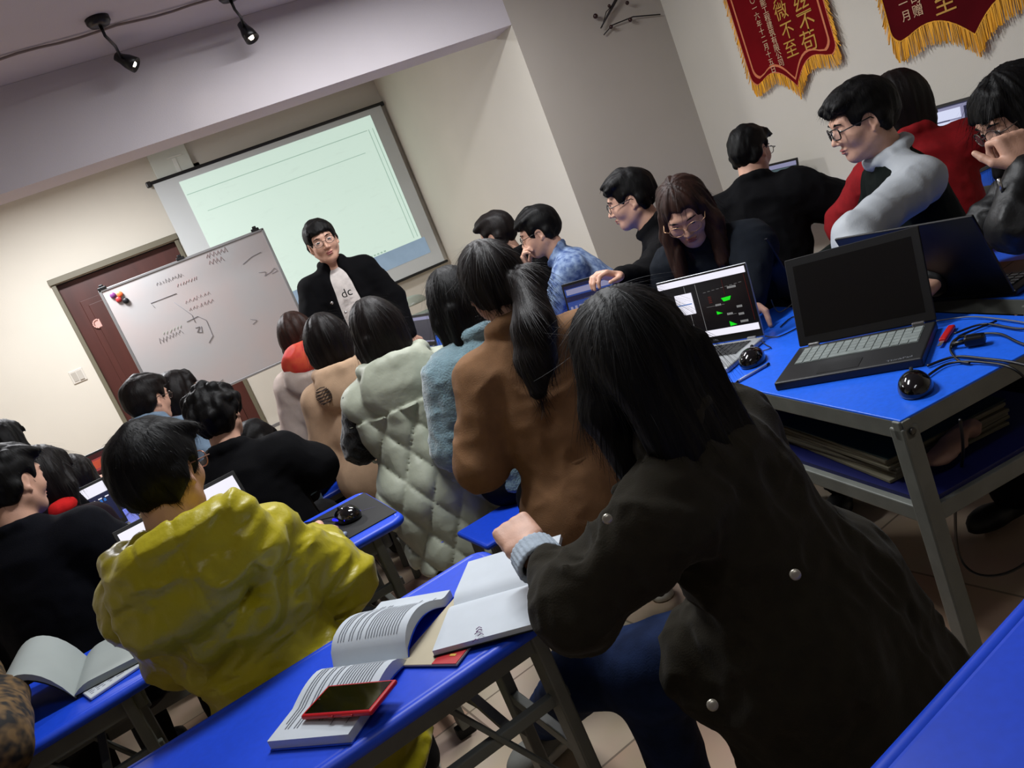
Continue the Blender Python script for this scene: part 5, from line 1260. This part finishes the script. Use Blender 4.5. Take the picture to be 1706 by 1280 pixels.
mb = MB(); mb.box((0, 0, .012), (.030, .045, .024), bev=.006); mb.build('plug_body', BLK, t); mb = MB(); mb.tube([(0, .02, .012), (.004, .05, .008)], .006, 8); mb.build('strain_relief', BLK, t)
t = thing('utility_knife', 'red box cutter beside the dark grey laptop', 'knife', (1.661, 1.484, 0.751), A0((1.736, 1.518, 0.755)[1]-(1.595, 1.454, 0.755)[1], (1.736, 1.518, 0.755)[0]-(1.595, 1.454, 0.755)[0]))
mb = MB(); mb.box((.01, 0, .006), (.10, .018, .012), bev=.004); mb.build('handle', mat('red_plastic', (.70, .10, .12), rough=.35), t); mb = MB(); mb.box((-.055, 0, .006), (.035, .010, .002)); mb.build('blade', CHROME, t)
t = thing('pen', 'clear ballpoint pen lying beside the mouse by the silver laptop', 'pen', (1.385, 1.918, 0.755), A0((1.479, 1.940, 0.750)[1]-(1.328, 1.938, 0.750)[1], (1.479, 1.940, 0.750)[0]-(1.328, 1.938, 0.750)[0]))
mb = MB(); mb.tube([(-.055, 0, 0), (.055, 0, 0)], .0045, 10); mb.build('barrel', mat('clear_plastic', (.55, .6, .75), rough=.1, spec=.6), t); mb = MB(); mb.tube([(.055, 0, 0), (.068, 0, 0)], .0042, 10); mb.tube([(-.068, 0, 0), (-.055, 0, 0)], .002, 8, rr=[.0008, .004]); mb.build('pen_tips', CB, t)
# cable hanging below the right desk
cable([(1.271, 1.158, 0.745), (1.393, 1.289, 0.580), (1.426, 1.384, 0.400), (1.434, 1.419, 0.250), (1.429, 1.358, 0.220), (1.464, 1.271, 0.260), (1.521, 1.160, 0.400)], .0035, CB, 'black cable hanging in a long loop under the right desk')
# papers on the shelf under the right desk
PAPER = mat('white_paper', (.76, .79, .82), rough=.8, noise=.02, nscale=20); PAPERC = mat('cream_paper', (.74, .70, .60), rough=.85, noise=.04, nscale=12); PRINT = mat('grey_print', (.45, .47, .50), rough=.9)
OLDP = mat('old_paper_stack', (.42, .40, .33), rough=.9, noise=.25, nscale=8, stretch=(1, 1, 40)); TEALB = mat('dark_teal_cover', (.06, .16, .15), rough=.5)
def stack(loc, rz, sz, n, label, m, cov=None, name='paper_stack', cat='papers', grp=None):
    t = thing(name, label, cat, loc, rz, grp); rr = random.Random(len(label)); mb = MB(); h = sz[2]/n
    for k in range(n): mb.box((rr.uniform(-.006, .006), rr.uniform(-.006, .006), h*(k+.5)), (sz[0], sz[1], h*.92), rz=rr.uniform(-.04, .04), bev=.001, seg=1)
    mb.build('pages', m, t)
    if cov: mb = MB(); mb.box((0, 0, sz[2]+.002), (sz[0]+.004, sz[1]+.004, .003), bev=.001, seg=1); mb.build('cover', cov, t)
    return t
stack((1.50, 1.60, .542), R(-10), (.34, .46, .06), 7, 'stack of old papers under a dark teal folder on the shelf of the right desk', OLDP, TEALB)
t = thing('crumpled_paper', 'pinkish folded paper sticking out beside the shelf papers', 'paper', (1.434, 1.331, 0.560), 0)
B = SDF(); B.cap((-.07, 0, .02), (.06, .02, .03), .025, .03, .01, flat=(0, 0, 1), ff=.7); B.dfn = lambda P: (np.abs(vnoise(P, (25, 25, 40), 3))-.3)*.014; B.damp = .015; B.obj('sheet', mat('pinkish_paper', (.55, .43, .38), rough=.85), .006, t)
stack((2.093, 3.425, 0.751), R(-20), (.26, .36, .006), 2, 'loose white papers on the desk left of the silver laptop', PAPER, None, 'loose_papers')
stack((3.50, 3.72, .751), R(4), (.30, .34, .02), 3, 'cream papers on the right wall desk beside the laptop', PAPERC, None, 'paper_stack')
stack((3.58, 4.10, .751), R(2), (.30, .38, .030), 3, 'thin stack under the laptop at the far end of the right wall', PAPERC, None, 'paper_stack')
stack((3.54, 2.92, .751), R(-4), (.30, .36, .090), 5, 'stack of books under the laptop with pale windows', OLDP, BLK, 'book_stack', 'books')
stack((1.93, 4.30, .751), R(-15), (.24, .18, .02), 3, 'small pad of paper beside the elbow of the blue patterned sweater', PAPERC, None, 'notepad')

# ---- objects on the front desk
def book_open(name, label, P, U, wid, hgt, rise, mcov, mpage, amount=.026, cat='book', lift=.0, curl=None, lines=True):
    """P = spine foot point on desk (near end), U = spine direction; pages go left/right of it"""
    P = Vector(P); U = Vector(U).normalized(); S = Vector((U.y, -U.x, 0)); t = thing(name, label, cat, tuple(P))
    N = 16
    def prof(side, th, top):
        pts = []
        for k in range(N+1):
            u = k/N; x = side*wid*u; zz = th*(1-(1-min(1, u*5))**2)*1.0 if u < .2 else th*(1-.25*(u-.2))
            zz += rise[0 if side < 0 else 1](u); pts.append((x, zz if top else 0.001+max(0, rise[0 if side < 0 else 1](u)-.002)))
        return pts
    for side in (-1, 1):
        mb = MB(); tp = prof(side, amount, True); bt = prof(side, amount, False)
        rows = []
        for v in (0, 1):
            rows.append([S*x+U*(hgt*v)+Vector((0, 0, zz+.0015)) for x, zz in tp])
        mb.grid(rows if side > 0 else rows[::-1]); rowsb = [[S*x+U*(hgt*v)+Vector((0, 0, zz)) for x, zz in bt] for v in (0, 1)]
        mb.grid(rowsb[::-1] if side > 0 else rowsb)
        for v in (0, 1):
            a, b = (rows[v], rowsb[v]); mb.grid([a, b] if (v == 0) == (side > 0) else [b, a], smooth=False)
        mb.quad([rows[0][-1], rowsb[0][-1], rowsb[1][-1], rows[1][-1]])
        pg = mb.build('page_block', mpage, t)
        if lines:
            mb = MB(); rr = random.Random(5)
            for i in range(22):
                v = .08+i*.038
                if rr.random() < .12: continue
                e = rr.uniform(.6, .92); ks = [k for k in range(1, N) if .10 < k/N < e]
                row0 = [S*tp[k][0]+U*(hgt*(1-v))+Vector((0, 0, tp[k][1]+.0024)) for k in ks]; row1 = [q-U*.0022 for q in row0]
                mb.grid([row0, row1])
            mb.build('printed_lines', PRINT, pg)
        mb = MB(); rw = [[S*x*1.02+U*(hgt*v*1.01-.002)+Vector((0, 0, max(.0, zz-.0015)+.0006)) for x, zz in bt] for v in (0, 1)]; mb.grid(rw[::-1] if side > 0 else rw); rw2 = [[q-Vector((0, 0, .0014)) for q in r0] for r0 in rw]; mb.grid(rw2 if side > 0 else rw2[::-1]); mb.build('cover', mcov, t)
    return t
# textbook: left page bottom corner near phone; right pages arch towards the far end
pA = Vector((-0.084, 1.526, 0.752)); pB = Vector((0.236, 1.758, 0.752))
arch = lambda h, p=1.0: (lambda u: h*math.sin(PI*min(1, u*p))**1.0*(1-u*.3))
book_open('textbook', 'thick open textbook in front with curling pages, under the red phone', (.125, 1.492, .752), (-.70, .72, 0), .215, .185,
          (lambda u: .012*math.sin(PI*min(1, u*1.6)), lambda u: .038*math.sin(PI*min(1, .12+u*1.05))*(1 if u > .02 else 0)), BLUEM, PAPER, amount=.020)
book_open('notebook', 'open white notebook with a black cover under the olive sleeve', (.262, 1.580, .760), (.83, -.56, 0), .170, .225, (lambda u: 0, lambda u: 0), BLK, PAPER, amount=.012, lines=False, cat='notebook')
mb = MB(); rr = random.Random(2)
for k in range(5): a = Vector((0.243, 1.396, 0.775))+Vector((rr.uniform(-.012, .012), rr.uniform(-.02, .02), 0)); mb.tube([a, a+Vector((.008, .003, 0)), a+Vector((.010, -.006, 0))], .0008, 4)
o_ = mb.build('handwriting', mat('purple_ink', (.45, .30, .48), rough=.8)); nb = [o for o in bpy.data.objects if o.name == 'notebook'][0]; o_.parent = nb; o_.location = -Vector(nb.location)
t = thing('booklet', 'cream exercise booklet with a red corner label, under the notebook', 'booklet', (.235, 1.500, .7525), R(-54))
mb = MB(); mb.box((0, 0, .0025), (.150, .225, .005), bev=.001, seg=1); mb.build('cover', PAPERC, t)
mb = MB(); mb.box((.045, -.092, .0056), (.058, .040, .0012)); lb = mb.build('red_label', mat('red_print', (.72, .12, .14), rough=.4), t)
mb = MB(); mb.box((.052, -.088, .0066), (.014, .006, .0010)); mb.build('yellow_mark', mat('yellow_print', (.85, .70, .3), rough=.4), lb)
mb = MB()
for k in range(3): mb.box((-.02+.014*k, -.018+.003*k, .0054), (.010, .003, .0008), rz=.3)
mb.build('title_print', PRINT, t)
t = thing('smartphone', 'smartphone in a red case lying face up on the open textbook', 'phone', (-.003, 1.424, .7765), R(-50.7))
t.rotation_euler = (R(-1), R(-2), R(-50.7))
mb = MB(); mb.box((0, 0, .005), (.172, .086, .010), bev=.0045, seg=4); mb.build('case', mat('red_case', (.72, .06, .12), rough=.35), t)
mb = MB(); mb.box((0, 0, .0098), (.158, .074, .0016), bev=.0007, seg=2); mb.build('screen', mat('phone_glass', (.015, .02, .015), rough=.08, spec=.6), t)
mb = MB(); mb.box((.03, -.044, .005), (.026, .003, .004), bev=.001); mb.box((-.01, -.044, .005), (.012, .003, .004), bev=.001); mb.build('side_button', mat('red_button', (.6, .04, .1), rough=.4), t)
mb = MB(); mb.lathe([(.0022, 0), (.0022, .0004), (.001, .0006)], M=Matrix.Translation((-.073, .0, .0106)), n=12); mb.build('camera_dot', BLK, t)
# mouse mat and gadgets on the middle desk
t = thing('mouse_mat', 'black mouse mat with faint markings on the middle desk', 'mouse mat', (.18, 2.535, .7505), R(3))
mb = MB(); mb.box((0, 0, .0015), (.33, .36, .003), bev=.001, seg=2); mb.build('mat', mat('black_mat', (.035, .038, .045), rough=.7), t)
mb = MB()
for k in range(3): mb.box((.04+.025*k, .05-.02*k, .0033), (.13, .0016, .0006), rz=R(-40))
mb.build('mat_print', mat('lilac_print', (.35, .32, .45), rough=.7), t)
cable([(.20, 2.58, .768), (.16, 2.66, .757), (.10, 2.72, .757), (.04, 2.80, .72), (.06, 2.95, .4), (.15, 3.1, .06), (.35, 3.35, .006), (.42, 4.2, .006), (.36, 4.9, .006)], .0024, CB, 'black mouse cable dropping from the middle desk to the floor')
t = thing('plastic_pouch', 'small clear plastic pouch with blue lid near the gaming mouse', 'pouch', (.14, 2.40, .754), R(-30))
B = SDF(); B.cap((-.03, 0, .008), (.05, .01, .008), .018, .012, .01, flat=(0, 0, 1), ff=.6); B.obj('pouch', mat('clear_pouch', (.6, .65, .75), rough=.1, alpha=.6), .003, t); mb = MB(); mb.box((-.02, .0, .018), (.025, .02, .006), bev=.002); mb.build('lid', mat('light_blue_plastic', (.3, .5, .8), rough=.3), t)
# left desk: curling book and notebook
book_open('magazine', 'open thick magazine with high curling pages at the lower left', (-0.575, 2.247, 0.752), tuple(V3((-0.566, 2.497, 0.752))-V3((-0.575, 2.247, 0.752))), .22, .26,
          (lambda u: .125*math.sin(PI*min(1, u*1.05))**.8*(1-.25*u), lambda u: .010), BLK, mat('grey_magazine_page', (.60, .63, .62), rough=.7, noise=.03), amount=.016, lines=False)
t = thing('notebook', 'flat white notebook with dense handwriting, left of the yellow jacket', 'notebook', (-0.488, 2.333, 0.751), R(20))
mb = MB(); mb.box((0, 0, .004), (.19, .25, .008), bev=.002, seg=1); pg = mb.build('page_block', PAPER, t); mb = MB(); rr = random.Random(6)
for i in range(18):
    x = -.085
    while x < .08: l_ = rr.uniform(.006, .02); mb.box((x+l_/2, .11-i*.0125, .0084), (l_, .0025, .0006)); x += l_+rr.uniform(.003, .012)
mb.build('handwriting', mat('grey_ink', (.45, .45, .52), rough=.8), pg)
t = thing('scarf', 'crumpled grey-green patterned scarf hanging at the lower left corner', 'scarf', (-.93, 2.02, .60))
B = SDF(); B.chain([(-.16, 0, .14), (-.02, -.02, .08), (.06, .0, -.02), (.02, .02, -.2)], [.06, .075, .07, .05], .03); B.dfn = lambda P: (np.abs(vnoise(P, (18, 18, 18), 3))-.3)*.022; B.damp = .02; B.obj('folds', mat('grey_green_print', (.30, .34, .34), rough=.85, color2=(.10, .09, .11), nscale=30), .008, t)
t = thing('red_bag', 'dull red cloth bag at the lower left corner under the magazine', 'bag', (-.92, 1.98, .42))
B = SDF(); B.cap((-.10, 0, 0), (.07, .04, .05), .06, .045, .02, flat=(0, 1, 0), ff=.7); B.dfn = lambda P: (np.abs(vnoise(P, (14, 14, 14), 3))-.3)*.016; B.damp = .02; B.obj('cloth', cloth('dull_red_cloth', (.50, .16, .15)), .008, t)
# second row, left: open books
book_open('book', 'open cream book lit on the far left desk beside the red laptop', (-.42, 5.28, .752), (.5, .85, 0), .17, .23, (lambda u: .01, lambda u: .015), BLK, mat('warm_page', (.80, .70, .56), rough=.8), amount=.018, lines=False)
book_open('book', 'open cream book nearer than the red laptop, at the edge of the yellow head', (-.30, 4.02, .752), (.3, .95, 0), .17, .23, (lambda u: .012, lambda u: .02), BLK, _mats['warm_page'], amount=.018, lines=False)
stack((-.42, 3.86, .751), R(20), (.24, .26, .012), 3, 'white papers curled on the desk beyond the navy sweater', PAPER, None, 'loose_papers')
# front desk near the teacher
t = thing('plastic_bag', 'clear plastic bag with small packets on the front desk', 'bag', (1.663, 6.621, 0.760), 0)
B = SDF(); B.ell((0, 0, .06), (.11, .10, .07), None, .02); B.dfn = lambda P: (np.abs(vnoise(P, (24, 24, 24), 3))-.3)*.02; B.damp = .02; B.plane((0, 0, .0), (0, 0, -1)); B.obj('bag', mat('grey_clear_bag', (.35, .36, .42), rough=.12, spec=.8, clear=.5), .008, t)
t = thing('box', 'blue and white carton on the front desk beside the small laptop', 'box', (1.427, 5.554, 0.760), R(20))
mb = MB(); mb.box((0, 0, .04), (.16, .12, .08), bev=.004); mb.build('carton', mat('blue_carton', (.18, .18, .55), rough=.5), t); mb = MB(); mb.box((0, -.061, .03), (.10, .003, .04)); mb.build('label', PAPER, t)
t = thing('box', 'flat grey box with black openings behind the small laptop', 'box', (1.622, 5.697, 0.930), R(-20))
mb = MB(); mb.box((0, 0, -.09), (.30, .20, .18), bev=.004); mb.build('case', mat('grey_green_plastic', (.40, .42, .37), rough=.5), t); mb = MB()
for k in range(4): mb.box((-.09+.06*k, -.101, -.03), (.035, .004, .02))
mb.build('vents', BLK, t)
t = thing('plastic_cover', 'pale grey dome cover on top of the grey box by the small laptop', 'cover', (1.818, 6.584, 0.930), 0)
B = SDF(); B.ell((0, 0, .0), (.13, .11, .075), None, .02); B.plane((0, 0, .0), (0, 0, -1)); B.obj('dome', mat('pale_grey_plastic', (.55, .57, .52), rough=.3), .008, t)
t = thing('booklet', 'red and lilac booklets on the front desk below the small laptop', 'booklet', (1.311, 4.595, 0.752), R(30))
mb = MB(); mb.box((0, 0, .006), (.20, .14, .010), bev=.001); mb.build('lilac_cover', mat('lilac_cover', (.50, .52, .80), rough=.5), t); mb = MB(); mb.box((.06, -.10, .004), (.16, .10, .008), rz=.5); mb.build('red_cover', mat('red_cover', (.65, .18, .22), rough=.5), t)
for p in ALL:
    if not p.shod: p.shoes(BLKS, None, .016)
for p in ALL:
    del p.root['_o']
